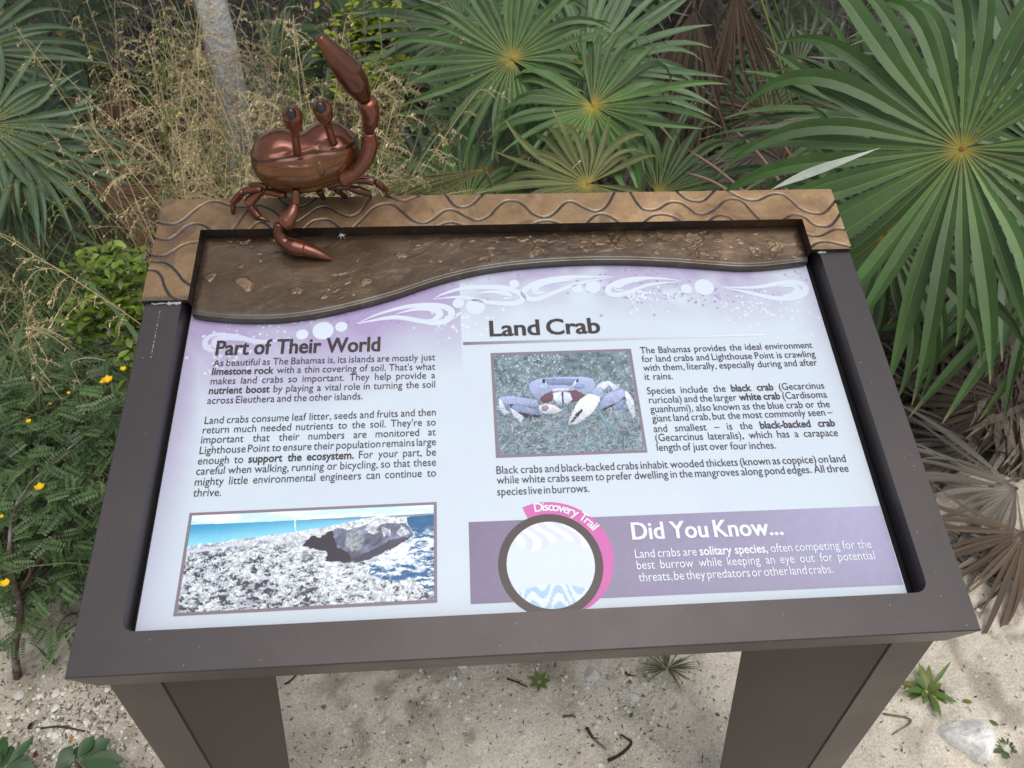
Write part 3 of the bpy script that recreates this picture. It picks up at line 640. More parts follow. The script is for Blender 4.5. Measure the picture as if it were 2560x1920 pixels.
def crabpic(X, Y):
    hm = homog([(172,145),(1868,92),(2065,1335),(232,1398)], [(0,0),(1,0),(1,1),(0,1)])
    P = lambda L: [tuple(q) for q in hm(L)]
    X1, Y1 = X, Y
    n = fbm2(X*30, Y*24, 81, 5, 2, .6); c = srgb(104, 124, 132)*(.02+1.95*n[..., None]); c = c*(1+.25*(fbm2(X*4, Y*4, 82, 2)[..., None]-.5))
    rng = np.random.default_rng(3)
    def dot(x, y, r, col, al):
        b = (abs(X-x) < r) & (abs(Y-y) < r*1.35); q = np.hypot((X-x)/r, (Y-y)/(r*1.35)); w = ((q < 1)*al)[b][:, None]; c[b] = c[b]*(1-w)+col*w
    for _ in range(420):
        x, y = rng.uniform(0, 1), rng.uniform(0, .42); 
        if rng.random() < .5: x *= .5
        dot(x, y, rng.uniform(.003, .009), srgb(190, 214, 226)*rng.uniform(.5, 1), rng.uniform(.4, .9))
    def strand(x0, y0, x1, y1, w, col):
        x_, X_ = min(x0, x1)-w, max(x0, x1)+w; y_, Y_ = min(y0, y1)-w, max(y0, y1)+w
        i0, i1 = np.searchsorted(X[:, 0], [x_, X_]); j0, j1 = np.searchsorted(Y[0], [y_, Y_]); sl = (slice(i0, i1), slice(j0, j1))
        dx, dy = x1-x0, y1-y0; L = dx*dx+dy*dy+1e-9; xx = X[sl]-x0; yy = Y[sl]-y0; t = np.clip((xx*dx+yy*dy)/L, 0, 1); m_ = np.hypot(xx-t*dx, yy-t*dy) < w*(1-.6*t); c[sl][m_] = col
    for _ in range(1500):
        x, y = rng.uniform(0, 1), rng.uniform(.30, 1.02); a = rng.uniform(0, 3.14); l = rng.uniform(.02, .09)
        strand(x, y, x+l*math.cos(a), y-l*math.sin(a), rng.uniform(.0012, .003), (srgb(150, 172, 192) if rng.random() < .55 else srgb(60, 82, 92) if rng.random() < .7 else srgb(206, 200, 206))*rng.uniform(.6, 1.15))
    def poly(L, col, var=.35, seed=90, sc=60):
        PP = P(L); m_ = inpoly(X+.014*(fbm2(X*26, Y*26, 211, 3)-.5), Y+.016*(fbm2(X*26, Y*26, 212, 3)-.5), PP)
        if not m_.any(): return
        v = fbm2(X*sc, Y*sc, seed, 4, 2, .65); yl, yh = Y[m_].min(), Y[m_].max(); sh = 1.22-.55*(Y-yl)/(yh-yl+1e-6)
        de = np.full(X.shape, 9.)
        for a_, b_ in zip(PP, PP[1:]+PP[:1]):
            a_ = np.array(a_); dd = np.array(b_)-a_; t = np.clip(((X-a_[0])*dd[0]+(Y-a_[1])*dd[1])/(dd @ dd+1e-9), 0, 1); de = np.minimum(de, np.hypot(X-a_[0]-t*dd[0], Y-a_[1]-t*dd[1]))
        ed = .62+.38*sm(.0, .009, de+.003*(v-.5)); c[m_] = np.clip(np.asarray(col)*((1-var+2*var*v)*sh*ed)[..., None], 0, .86)[m_]
    blue = srgb(158, 172, 208); bl2 = srgb(132, 148, 190); pale = srgb(206, 214, 236); dk = srgb(44, 42, 56)
    poly([(360,740),(760,900),(740,930),(520,930),(380,830)], dk); poly([(1500,800),(1830,660),(1830,700),(1560,840)], dk)
    for L, col in (([(265,660),(380,650),(720,700),(740,760),(700,800),(300,750),(255,710)], blue), ([(380,790),(440,755),(720,820),(740,900),(480,860)], bl2), ([(230,690),(260,680),(330,830),(390,870),(300,900),(235,800)], pale), ([(370,800),(420,820),(550,920),(515,1000),(420,910)], pale),
                   ([(1450,530),(1520,480),(1620,460),(1760,550),(1680,600),(1620,520),(1560,580),(1460,600)], pale), ([(1560,650),(1640,600),(1800,560),(1830,640),(1760,720),(1500,830),(1480,790)], blue), ([(1810,580),(1860,600),(1930,700),(1960,900),(1920,940),(1840,760)], pale), ([(1680,760),(1820,690),(1800,800),(1740,830)], bl2)): poly(L, col)
    poly([(600,520),(640,470),(760,432),(1000,415),(1300,408),(1420,440),(1458,510),(1440,580),(1330,645),(1150,600),(900,600),(750,725),(650,640)], blue, .25)
    poly([(800,450),(1000,432),(1200,440),(1150,520),(860,520)], bl2*.85, .3)
    poly([(745,700),(820,620),(900,590),(960,610),(900,720),(800,750)], srgb(104, 70, 84)); poly([(1110,590),(1200,580),(1320,640),(1220,720),(1140,740)], srgb(104, 70, 84))
    poly([(910,610),(1020,600),(1030,740),(980,770),(920,700)], pale); poly([(1045,600),(1130,610),(1160,700),(1100,760),(1045,740)], pale)
    poly([(1022,605),(1042,605),(1044,760),(1028,760)], dk); poly([(900,560),(1120,555),(1120,590),(900,600)], pale)
    poly([(725,545),(780,510),(850,540),(860,585),(780,595)], srgb(168, 190, 220)); poly([(1150,545),(1220,500),(1310,505),(1310,550),(1200,575)], srgb(140, 160, 200))
    for q in ([(780,450),(815,445),(870,545),(850,555)], [(1200,440),(1235,440),(1200,520),(1130,560)]): poly(q, pale)
    for q in ([(780,450),(815,445),(826,490),(790,498)], [(1205,438),(1238,440),(1232,480),(1202,488)]): poly(q, dk)
    poly([(740,780),(820,750),(920,760),(1040,840),(940,880),(800,880),(740,830)], srgb(214, 214, 226)); poly([(770,790),(830,765),(860,800),(820,850),(770,840)], srgb(150, 134, 160))
    poly([(1380,610),(1440,550),(1530,560),(1565,640),(1520,690),(1440,650)], blue)
    poly([(1250,690),(1380,620),(1500,660),(1510,710),(1420,860),(1290,960),(1200,1015),(1105,1022),(1110,960),(1180,800)], srgb(222, 226, 236), .2)
    poly([(1275,815),(1290,830),(1180,980),(1120,1010),(1200,880)], dk)
    for _ in range(420):
        x, y = rng.uniform(0, 1), rng.uniform(.50, 1.02); a = rng.uniform(.2, 2.9); l = rng.uniform(.02, .07)
        if .25 < x < .68 and y < .62: continue
        strand(x, y, x+l*math.cos(a), y-l*math.sin(a), rng.uniform(.001, .0022), (srgb(170, 186, 200) if rng.random() < .6 else srgb(54, 70, 80))*rng.uniform(.6, 1.15))
    poly([(1470,820),(1520,860),(1700,1120),(1690,1160),(1560,1020)], srgb(112, 152, 164)); poly([(1280,1240),(1420,1200),(1440,1230),(1310,1310)], srgb(120, 160, 166))
    return c
def framed(name, T, outer, inner, W, H, fn):
    o = [T(*p) for p in outer]; i = [T(*p) for p in inner]
    f = flat('picture_border', [[o[3], o[2], o[1], o[0]]], M['inkgrey'], .0004)
    raster(name, i, W, H, fn, .0007)
framed('coast_picture', TD, [(222,157),(2068,75),(2072,828),(98,930)], [(242,178),(2045,97),(2048,803),(130,905)], 620, 250, coast)
framed('crab_picture', TG, [(132,116),(1896,60),(2106,1364),(200,1433)], [(172,145),(1868,92),(2065,1335),(232,1398)], 420, 320, crabpic)

# ---- lower band, pink arc, ring and disc
bandc = [TC(60,144), TC(2020,66), TC(2133,442), TC(70,535)]
def bandfn(X, Y):
    c = srgb(120, 109, 138)*(1-X[..., None])+srgb(156, 153, 184)*X[..., None]
    return c*(.93+.14*fbm2(X*90, Y*22, 95, 4)[..., None])*(1+.18*(sm(.6, 1, X)*(1-Y))[..., None])
raster('band', bandc, 200, 40, bandfn, .0004)
rc = TC(452, 345); RO = (TC(702, 340)[0]-TC(202, 358)[0])/2; RI = RO*.84
vmin = PB+.002
def circ(c, r, a0=0, a1=360, n=72): return [(c[0]+r*math.cos(math.radians(a0+(a1-a0)*i/n)), max(vmin, c[1]+r*math.sin(math.radians(a0+(a1-a0)*i/n)))) for i in range(n+1)]
def pink():
    mb = MB(); n = 60; a0, a1 = 112, -62; V = []
    for i in range(n+1):
        t = i/n; a = math.radians(a0+(a1-a0)*t); ro = RO*1.25 if t < .5 else RO*(1.25-.23*((t-.5)/.5)**1.4)
        for r in (RO*.97, ro): V.append(sg(rc[0]+r*math.cos(a), max(vmin, rc[1]+r*math.sin(a)), HP+.0006))
    mb.add(V, [(2*i, 2*i+2, 2*i+3, 2*i+1) for i in range(n)]); mb.build('pink_arc', M['pink'], PAN, smooth=False)
pink()
flat('ring', [circ(rc, RO)[:-1]], M['ring'], .0008)
def discfn():
    n, m_ = 60, 140; mb = MB(); V = []; C = []
    for i in range(n+1):
        for j in range(m_):
            r = RI*i/n; a = j*2*math.pi/m_; x, y = r*math.cos(a), r*math.sin(a); V.append(sg(rc[0]+x, max(vmin, rc[1]+y), HP+.0010))
            X, Y = x/RI, y/RI; c = srgb(206, 218, 228)
            if Y > .45+.12*math.sin(5*X): c = c*.5+srgb(206, 202, 222)*.5 if math.sin(X*17+Y*9+2*math.sin(Y*8)) > .1 else srgb(226, 230, 240)
            if Y < -.45-.25*X*X+.0*X:
                w = math.sin(X*9)*.16; s_ = math.sin((Y-w*1.4+.9*abs(X))*17); c = srgb(166, 198, 224) if s_ > .05 else srgb(216, 230, 240)
            C.append(c)
    f = [(i*m_+j, (i+1)*m_+j, (i+1)*m_+(j+1) % m_, i*m_+(j+1) % m_) for i in range(n) for j in range(m_)]
    mb.add(V, f, 0, np.array(C)); mb.build('badge_disc', M['print'], PAN, smooth=False)
discfn()
def arc_text():
    mb = MB(); size = .0185; txt = "Discovery Trail"; R = RO*1.07
    tot, ws = 0, []
    for ch in txt:
        if ch == ' ': ws.append((None, None, .30*size)); continue
        v, f = word_mesh(ch, .012); x0, x1 = v[:, 0].min(), v[:, 0].max(); ws.append((v-np.array([(x0+x1)/2, 0, 0]), f, (x1-x0)*size+.12*size))
    tot = sum(w[2] for w in ws); a = 101.0; span = 66.0; k = math.radians(span)*R/tot
    for v, f, w in ws:
        w = w*k; am = a-math.degrees(w/2/R)
        if v is not None:
            t = math.radians(am); ex = np.array([math.sin(t), -math.cos(t)]); ey = np.array([math.cos(t), math.sin(t)]); c0 = rc+ey*R
            mb.add([sg(*(c0+ex*p[0]*size+ey*p[1]*size), HP+.0011) for p in v], f)
        a -= math.degrees(w/R)
    mb.build('arc_lettering', M['inkwhite'], PAN, smooth=False)
arc_text()
# ================================================================== THE CRAB SCULPTURE (plain bronze land crab, no cartoon face)
YC = 1.095
crab = empty('crab_sculpture', slope_at(650, 450, HC), 'glossy red brown bronze crab sculpture with one claw raised, standing on the sign top', 'sculpture')
def z4(x, y): return ((540+x*.2411)/KV, (50+y*.2411)/KV)
def z5(x, y): return ((540+x*.226)/KV, (400+y*.226)/KV)
RED = np.array([.150, .042, .018]); BRN = np.array([.19, .085, .026]); DRK = np.array([.06, .018, .014])
def crab_body():
    c0 = depth_at(657, 338, YC); px = px2m(1, c0)*KV       # metres per view pixel
    X = np.array([1, 0, 0.]); Zt = nrm(np.array([0, .10, 1.])); Yt = np.cross(Zt, X)
    tilt = math.radians(10)
    lob = [(depth_at(606, 345, YC), 66), (depth_at(716, 326, YC+.010), 66), (depth_at(660, 352, YC-.004), 66)]
    nu, nv = 150, 90; V = []; C = []
    for j in range(nv+1):
        ph = -math.pi/2+math.pi*j/nv
        for i in range(nu):
            th = 2*math.pi*i/nu; d = np.array([math.cos(ph)*math.cos(th), math.cos(ph)*math.sin(th), math.sin(ph)])
            acc = 0
            for cc, r in lob:
                R_ = r*px; o = c0-cc; b = o.dot(d); q = o.dot(o)-R_*R_; disc = b*b-q
                if disc > 0:
                    t = -b+math.sqrt(disc)
                    if t > 0: acc += t**5
            r = acc**(1/5)*.955 if acc > 0 else 30*px
            V.append(c0+d*r); C.append(d)
    V = np.array(V); D = np.array(C)
    rel = (V-c0)/px                                        # view pixels right, away, up
    x, y, z = rel[:, 0], rel[:, 1], rel[:, 2]
    V[:, 2] += px*(-3.0*np.exp(-((x+4)/26)**2)*(z > 10))  # saddle of the shell
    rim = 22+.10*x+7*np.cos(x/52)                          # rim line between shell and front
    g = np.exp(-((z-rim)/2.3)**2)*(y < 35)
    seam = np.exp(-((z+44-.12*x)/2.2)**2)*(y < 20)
    V -= D*((g*3.2+seam*2.6)*px)[:, None]
    lip = np.exp(-((z-rim-5)/4.)**2)*(y < 35); V += D*(lip*2.0*px)[:, None]
    for sx, cx in ((-1, -38), (1, 62)):                    # eye sockets
        s_ = np.exp(-(((x-cx)/20)**2+((z-rim-10)/8.)**2)**1.5)*(y < 10); V -= D*(s_*6*px)[:, None]
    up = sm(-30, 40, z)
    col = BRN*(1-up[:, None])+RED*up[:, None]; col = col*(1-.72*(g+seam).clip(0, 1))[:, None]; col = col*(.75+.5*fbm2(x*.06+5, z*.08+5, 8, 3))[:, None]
    f = []
    for j in range(nv):
        for i in range(nu): a = j*nu+i; b = j*nu+(i+1) % nu; f.append((a, b, b+nu, a+nu))
    mb = MB(); mb.add(V, f, 0, col); mb.build('carapace', M['bronze_crab'], crab)
    # mouth plates of a real crab: two small overlapping shields low on the front
    for sx, cx in ((-1, 667), (1, 690)):
        m = MB(); pc = depth_at(cx, 366, YC-60*px*.96); U_, W_ = np.meshgrid(np.linspace(0, 2*math.pi, 28), np.linspace(0, 1, 9), indexing='ij')
        a = 11.2*px; b = 17*px; zz = np.sqrt(np.clip(1-W_**2, 0, 1))
        Pp = pc[None, None]+np.stack([a*W_*np.cos(U_), -4.0*px*zz+0*U_, b*W_*np.sin(U_)*(1+.15*sx*0)], -1)
        m.add(Pp, grid_faces(28, 9), 0, BRN*.9); m.build('mouth_plate', M['bronze_crab'], crab)
    return c0, px
C0, PXM = crab_body()
def eye(base, bulb, w, Y):
    b = depth_at(*base, Y+.004); t = depth_at(*bulb, Y-.012); ax = nrm(t-b); ln = np.linalg.norm(t-b)
    st = MB(); P = catmull([b-ax*.012, b+ax*ln*.35, b+ax*ln*.62, t, t+ax*w*1.15], 6)
    k = len(P); tt = np.linspace(0, 1, k); r = np.interp(tt, [0, .3, .45, .6, .8, .93, 1], [w*.44, w*.40, w*.50, w*.88, w*.98, w*.62, w*.12])
    tube(st, P, r, 20, 0, RED*1.25); s_ = st.build('eye_stalk', M['bronze_crab'], crab)
    e = MB(); c = t+np.array([0, -w*.34, w*.14]); V = []; f = []
    for j in range(15):
        ph = -math.pi/2+math.pi*j/14
        for i in range(22):
            th = 2*math.pi*i/22; q = np.array([math.cos(ph)*math.cos(th)*w*.60, math.cos(ph)*math.sin(th)*w*.72, math.sin(ph)*w*.98])
            side = np.cross(ax, [0, 1, 0.]); V.append(c+q[0]*nrm(side)+np.array([0, q[1], 0])+ax*q[2])
    for j in range(14):
        for i in range(22): a = j*22+i; b_ = j*22+(i+1) % 22; f.append((a, b_, b_+22, a+22))
    e.add(V, f); e.build('eye', M['eye'], s_)
eye((641, 318), (632, 250), 20.5*PXM, YC-.052); eye((716, 296), (697, 236), 20.5*PXM, YC-.042)
def limb(name, segs, pts, parent=crab, col=RED):
    """segs: per segment (list of (point, diameter in 2560-pixels)); every segment is a horn piece of its own."""
    root = None
    for si, seg in enumerate(segs):
        P = np.array([p for p, _ in seg]); W = np.array([px2m(w, p)/2 for p, w in seg]); 
        Q = catmull(P, 7); r = np.interp(np.linspace(0, 1, len(Q)), np.linspace(0, 1, len(W)), W)
        tt = np.linspace(0, 1, len(Q)); L = np.linalg.norm(np.diff(Q, axis=0), axis=1).sum()
        cap0 = nrm(Q[0]-Q[1])*r[0]; cap1 = nrm(Q[-1]-Q[-2])*r[-1]
        Q2 = np.vstack([Q[0]+cap0*.34, Q[0]+cap0*.24, Q[0]+cap0*.08, Q, Q[-1]+cap1*.10, Q[-1]+cap1*.28, Q[-1]+cap1*.40])
        r2 = np.concatenate([[r[0]*.35, r[0]*.78, r[0]*.96], r, [r[-1]*.95, r[-1]*.72, r[-1]*.28]])
        c = col*(1.0+.25*math.sin(si*2.1)); mb = MB()
        cc = np.outer(.8+.35*np.linspace(0, 1, len(Q2)), c); tube(mb, Q2, r2, 18, 0, cc, flat=.9)
        o = mb.build(name if root is None else 'segment', M['bronze_crab'], crab if root is None else root)
        if root is None: root = o
    return root
def D(x, y, Y): return depth_at(x, y, Y)
def s5(x, y, h): return slope_at(*z5(x, y), h)
def y4(x, y, Y): return depth_at(*z4(x, y), Y)
# raised arm and closed claw
limb('raised_claw', [
 [(y4(1330,1655,YC-.03),50),(y4(1440,1590,YC-.03),34),(y4(1540,1460,YC-.02),44),(y4(1595,1300,YC-.01),46),(y4(1590,1185,YC-.008),38)],
 [(y4(1575,1130,YC-.008),33),(y4(1600,1050,YC-.01),46),(y4(1600,950,YC-.012),54),(y4(1565,850,YC-.015),57)],
 [(y4(1530,790,YC-.018),46),(y4(1455,660,YC-.022),74),(y4(1370,530,YC-.026),79),(y4(1270,410,YC-.03),67),(y4(1160,280,YC-.034),45),(y4(1075,185,YC-.036),30)]], None)
# lowered arm reaching into the water
limb('lowered_claw', [
 [(s5(885,345,.066),22),(s5(885,400,.060),25),(s5(885,470,.052),27)],
 [(s5(870,500,.050),21),(s5(840,590,.044),32),(s5(790,670,.036),44),(s5(755,705,.032),42)],
 [(s5(700,710,.031),30),(s5(690,800,.020),32),(s5(730,880,.010),36),(s5(775,915,.006),38)],
 [(s5(790,925,.004),40),(s5(870,960,.003),46),(s5(970,985,.0015),43)],
 [(s5(990,985,.001),40),(s5(1090,1020,-.0015),33),(s5(1190,1060,-.005),20),(s5(1275,1098,-.010),6)]], None)
def wl(*segs, col=RED): limb('walking_leg', [[(s5(x, y, h), w) for (x, y, h, w) in sg_] for sg_ in segs], None, col=col)
wl([(760,395,.052,20),(560,345,.050,19)], [(545,320,.048,20),(450,380,.040,29),(365,480,.028,31)], [(390,520,.024,22),(430,570,.018,22),(480,630,.0135,15)], [(490,640,.0135,12),(540,655,.012,10),(590,675,.0095,4)])
wl([(500,330,.056,17),(450,325,.056,18),(320,340,.052,20)], [(300,350,.048,18),(255,400,.036,22),(190,475,.022,20)], [(190,495,.020,15),(187,550,.014,13),(186,598,.0085,6)], col=RED*.8)
wl([(560,300,.060,16),(470,275,.060,15),(385,275,.056,15)], [(380,290,.052,14),(340,330,.045,13)], col=RED*.75)
wl([(1240,285,.050,22),(1380,255,.052,16),(1495,235,.052,16)], [(1510,225,.050,20),(1620,215,.048,24),(1735,235,.044,25)], [(1765,240,.040,17),(1820,285,.030,20),(1880,335,.018,17)], [(1885,345,.016,13),(1910,380,.012,9),(1930,412,.0085,4)], col=DRK*1.6)
wl([(1250,300,.046,18),(1470,300,.044,17)], [(1480,310,.040,18),(1580,335,.034,24),(1690,370,.024,20)], [(1700,375,.020,9),(1718,412,.010,4)], col=DRK*1.3)
wl([(1140,340,.040,20),(1190,425,.012,12)], col=DRK); wl([(1330,330,.036,18),(1440,410,.012,12)], col=DRK)

# ================================================================== SMALL THINGS ON THE GROUND
def rock_mesh(cx, cy, rx, ry, rz, seed, sub=3, sink=.25, sharp=.35):
    rng = np.random.default_rng(seed); import bmesh
    bm = bmesh.new(); bmesh.ops.create_icosphere(bm, subdivisions=sub, radius=1)
    V = np.array([v.co[:] for v in bm.verts]); Fc = [tuple(v.index for v in f.verts) for f in bm.faces]; bm.free()
    for _ in range(16):                                     # planed faces
        n = nrm(rng.normal(size=3)); d = rng.uniform(.5, .85); k = V @ n; V = V-np.outer(np.maximum(0, k-d), n)*.97
    n3 = np.array([mnoise.noise(Vector(v*2.2)+Vector((seed, 0, 0))) for v in V]); V = V*(1+.14*n3)[:, None]
    n4 = np.array([mnoise.noise(Vector(v*7)+Vector((seed, 3, 0))) for v in V]); V = V*(1+.04*n4)[:, None]
    a = rng.uniform(0, 6.28); R_ = np.array([[math.cos(a), -math.sin(a), 0], [math.sin(a), math.cos(a), 0], [0, 0, 1]])
    return V*np.array([rx, ry, rz]) @ R_.T+np.array([cx, cy, rz*(1-2*sink)*.5]), Fc
def rock(x, y, w, lab, seed, hgt=.6, sub=3, tone=1.0, shape=None):
    g = ground_at(x, y); r = px2m(w, g)/2*KV; mb = MB()
    V, f = rock_mesh(g[0], g[1], r, r*.8, r*hgt, seed, sub); mb.add(V, f, 0, srgb(226, 222, 214)*tone)
    o = mb.build('rock' if w > 60 else 'stone', M['stone'], origin=(g[0], g[1], 0), smooth=False); tag(o, lab, 'rock' if w > 60 else 'stone', None if w > 60 else 'loose white stones on the sand')
def big_rock():
    out = [(2012,1573),(2035,1560),(2075,1555),(2100,1552),(2120,1560),(2133,1578),(2130,1600),(2118,1640),(2100,1640),(2070,1615),(2040,1600)]
    B = np.array([ground_at(x, y)[:2] for x, y in out]); c = B.mean(0); mb = MB(); V = []; f = []; k = 48; lv = [(0, 1.0), (.012, 1.03), (.030, .93), (.046, .72), (.055, .45), (.058, .0)]
    ring = catmull(np.c_[np.vstack([B, B[:1]]), np.zeros(len(B)+1)], 5)[:-1, :2]; k = len(ring)
    for z, s_ in lv:
        for p in ring:
            q = c+(p-c)*max(s_, .01)+np.array([0, -z*.55]); n = mnoise.noise(Vector((q[0]*28, q[1]*28, z*30+4)))
            V.append([q[0]+n*.006, q[1]+n*.004, z+n*.008*(1 if z else 0)-.006])
    for j in range(len(lv)-1):
        for i in range(k): a = j*k+i; b = j*k+(i+1) % k; f.append((a, b, b+k, a+k))
    mb.add(V, f, 0, srgb(236, 235, 232)); o = mb.build('rock', M['stone'], origin=(c[0], c[1], 0)); tag(o, 'largest white limestone rock lying on the sand right of the sign', 'rock')
    sbm = o.modifiers.new('s', 'SUBSURF'); sbm.levels = 1; sbm.render_levels = 2
    tx = bpy.data.textures.new('rough', 'CLOUDS'); tx.noise_scale = .012; dm = o.modifiers.new('d', 'DISPLACE'); dm.texture = tx; dm.strength = .006; dm.texture_coords = 'LOCAL'
big_rock()
ST = [(838,1540,30,'squarish white stone on the sand, left of the grey stone slab'),(940,1503,26,'blocky pale stone below the sign, near the left leg'),(853,1547,12,'small white chip touching the squarish stone'),
 (1010,1550,22,'pale triangular pebble in the middle of the bare sand'),(1280,1458,48,'flat grey stone half buried beside the small seedling'),(1372,1510,30,'white stone in the pebble cluster under the grass tuft'),
 (1410,1512,20,'grey pebble right of the white stone under the grass tuft'),(1350,1480,18,'pale stone between the flat grey stone and the pebble cluster'),(1435,1475,16,'small round white stone just below the grass tuft'),
 (1440,1640,28,'white stone at the bottom edge beside the crossed twigs'),(1425,1655,26,'chalky stone at the very bottom edge of the sand patch'),(1345,1655,14,'pebble at the bottom edge below the brown twigs'),
 (1240,1645,14,'small upright white pebble near the bottom edge'),(930,1655,34,'grey rounded stone at the bottom edge near the left leg'),(1500,1562,14,'small grey stone beside the right leg'),
 (105,1568,34,'grey speckled stone by the dark pine cone scrap at left'),(20,1505,0,''),(40,1502,30,'grey stone at the foot of the thin shrub stem'),(120,1500,24,'white speckled stone under the green sprout'),(120,1530,24,'pale stone below the speckled one at left'),(122,1587,26,'pointed white stone above the broad leaved seedling'),(1950,1210,30,'white stone near the dead fronds at right')]
for i, (x, y, w, lab) in enumerate(ST):
    if w: rock(x, y, w*1.05, lab, 40+i, .45, 2, .82 if 'grey' in lab else 1.0)
def scatter():
    rng = np.random.default_rng(77)
    icoV, icoF = rock_mesh(0, 0, 1, 1, 1, 5, 1, .2); variants = [rock_mesh(0, 0, 1, 1, .7, s_, 1, .3) for s_ in (1, 2, 3, 4)]
    mb = MB(); n = 0
    clx = [ground_at(x, y)[:2] for x, y in ((1390,1500),(1350,1470),(1180,1430),(1000,1440),(60,1560),(130,1600),(180,1550),(1430,1640),(2000,1190),(850,1600),(200,1620),(1330,1545))]
    while n < 9500:
        if rng.random() < .45:
            c = clx[rng.integers(len(clx))]; x, y = rng.normal(c[0], .07), rng.normal(c[1], .05)
        else: x, y = rng.uniform(-1.5, 2.0), rng.uniform(.4, 1.9)
        if y < .35: continue
        r = min(.0008+rng.exponential(.0012), .0075)*(1.25 if x < -.5 else 1); V, f = variants[rng.integers(4)]
        a = rng.uniform(0, 6.28); R_ = np.array([[math.cos(a), -math.sin(a), 0], [math.sin(a), math.cos(a), 0], [0, 0, 1]])
        t = rng.random(); col = srgb(232, 228, 218) if t < .5 else srgb(176, 168, 152) if t < .85 else srgb(120, 114, 102)
        z = (fbm2(np.array([x*3]), np.array([y*3]), 3, 3)[0]-.5)*.03+(fbm2(np.array([x*22]), np.array([y*22]), 5, 3)[0]-.5)*.012
        mb.add(V*r @ R_.T+np.array([x, y, z]), f, 0, col); n += 1
    tag(mb.build('gravel', M['stone'], smooth=False), kind='stuff')
    mb = MB()
    for _ in range(5200):                                  # dark crumbs of leaf, bark and root
        x, y = rng.uniform(-1.5, 2.1), rng.uniform(.38, 1.7)
        if rng.random() < .3: x, y = rng.normal(-.85, .2), rng.normal(.75, .15)
        l = rng.uniform(.0015, .007); w = rng.uniform(.0006, .0016); a = rng.uniform(0, 3.14); d = np.array([math.cos(a), math.sin(a), 0])*l; q = np.array([-math.sin(a), math.cos(a), 0])*w
        z = (fbm2(np.array([x*3]), np.array([y*3]), 3, 3)[0]-.5)*.03+(fbm2(np.array([x*22]), np.array([y*22]), 5, 3)[0]-.5)*.012
        c = np.array([x, y, z+.0012+.0015]); mb.add([c-d, c+q, c+d+np.array([0, 0, rng.uniform(0, .003)]), c-q], [(0, 3, 2, 1)], 0, srgb(*[(70, 56, 44), (44, 36, 30), (104, 90, 72), (88, 70, 48)][rng.integers(4)]))
    tag(mb.build('leaf_crumbs', M['dry'], smooth=False), kind='stuff')
scatter()
def gz(x, y): return float((fbm2(np.array([x*3.]), np.array([y*3.]), 3, 3)[0]-.5)*.03+(fbm2(np.array([x*22.]), np.array([y*22.]), 5, 3)[0]-.5)*.012)
def twig(pts, w, lab, col=(.05, .028, .018)):
    P = np.array([ground_at(x, y) for x, y in pts]); P[:, 2] = [gz(a, b)+.004 for a, b, _ in P]; g0 = P[0].copy(); mb = MB()
    Q = catmull(P, 5); tube(mb, Q, np.linspace(1, .6, len(Q))*px2m(w, P[0])/2, 6, 0, col); k = len(Q)//2
    tube(mb, [Q[k], Q[k]+(Q[-1]-Q[k])*.3+np.array([.006, .004, .003])], [px2m(w, P[0])*.3, .0004], 5, 0, col)
    tag(mb.build('twig', M['wood'], origin=g0), lab, 'twig')
twig([(1266,1578),(1280,1600),(1308,1625)], 9, 'thick dark twig lying left of the forked twig on the sand'); twig([(1312,1650),(1340,1635),(1362,1612),(1350,1600),(1340,1592)], 9, 'forked brown twig near the bottom edge of the sand')
twig([(1095,1470),(1115,1478),(1140,1489)], 6, 'thin twig left of the small green seedling'); twig([(1350,1455),(1355,1462),(1370,1463)], 6, 'short dark twig near the flat grey stone')
twig([(615,1478),(630,1468),(650,1448)], 6, 'thin twig beside the left leg'); twig([(1215,1552),(1230,1550),(1243,1553)], 7, 'short grey twig on the open sand', (.13, .11, .1))
twig([(2170,1250),(2060,1200),(2085,1195),(1960,1150)], 7, 'long twig on the sand near the dead fronds'); twig([(1905,1545),(1965,1560),(1925,1590)], 5, 'thin curved stem on the sand left of the big rock', (.16, .12, .07))
twig([(90,1575),(130,1572),(185,1582)], 7, 'dark twig among gravel at bottom left', (.06, .045, .04))
def leaf_blade(mb, base, d, up, L, W, col, n=7, bend=.25, fold=.18, mi=0, prof=None):
    """one broad leaf with a folded midrib."""
    d = nrm(d); s_ = nrm(np.cross(d, up)); nn = nrm(np.cross(s_, d)); V = []
    t = np.linspace(0, 1, n); w = (np.sin(np.pi*t**.85)**.8 if prof is None else np.interp(t, np.linspace(0, 1, len(prof)), prof))*W/2
    P = base[None]+np.outer(t*L, d)-np.outer(bend*L*t*t, nn)
    for i in range(n):
        V += [P[i]-s_*w[i]+nn*w[i]*fold, P[i], P[i]+s_*w[i]+nn*w[i]*fold]
    f = []
    for i in range(n-1):
        a = 3*i; f += [(a, a+1, a+4, a+3), (a+1, a+2, a+5, a+4)]
    mb.add(V, f, mi, col)
def fallen(x, y, w, col, lab, a):
    g = ground_at(x, y); g[2] = gz(g[0], g[1])+.004; mb = MB(); L = px2m(w, g)*KV
    leaf_blade(mb, g-np.array([math.cos(a), math.sin(a), 0])*L/2, [math.cos(a), math.sin(a), .1], np.array([0, 0, 1.]), L, L*.42, srgb(*col)); tag(mb.build('fallen_leaf', M['broad'], origin=g), lab, 'leaf')
fallen(158,1595,16,(190,130,40),'yellow fallen leaf above the broad leaved seedling',.5); fallen(77,1630,20,(130,66,36),'reddish brown fallen leaf beside the broad leaved seedling',1.8)
fallen(2076,1560-15,20,(150,140,60),'',0) if False else None
fallen(2100,1565-53,0,(0,0,0),'',0) if False else None
fallen(2030,1497,18,(70,52,40),'dark curled leaf above the rock, right of the weed',2.4); fallen(2084,1545-25,24,(120,112,52),'olive fallen leaf just above the big white rock',2.9)
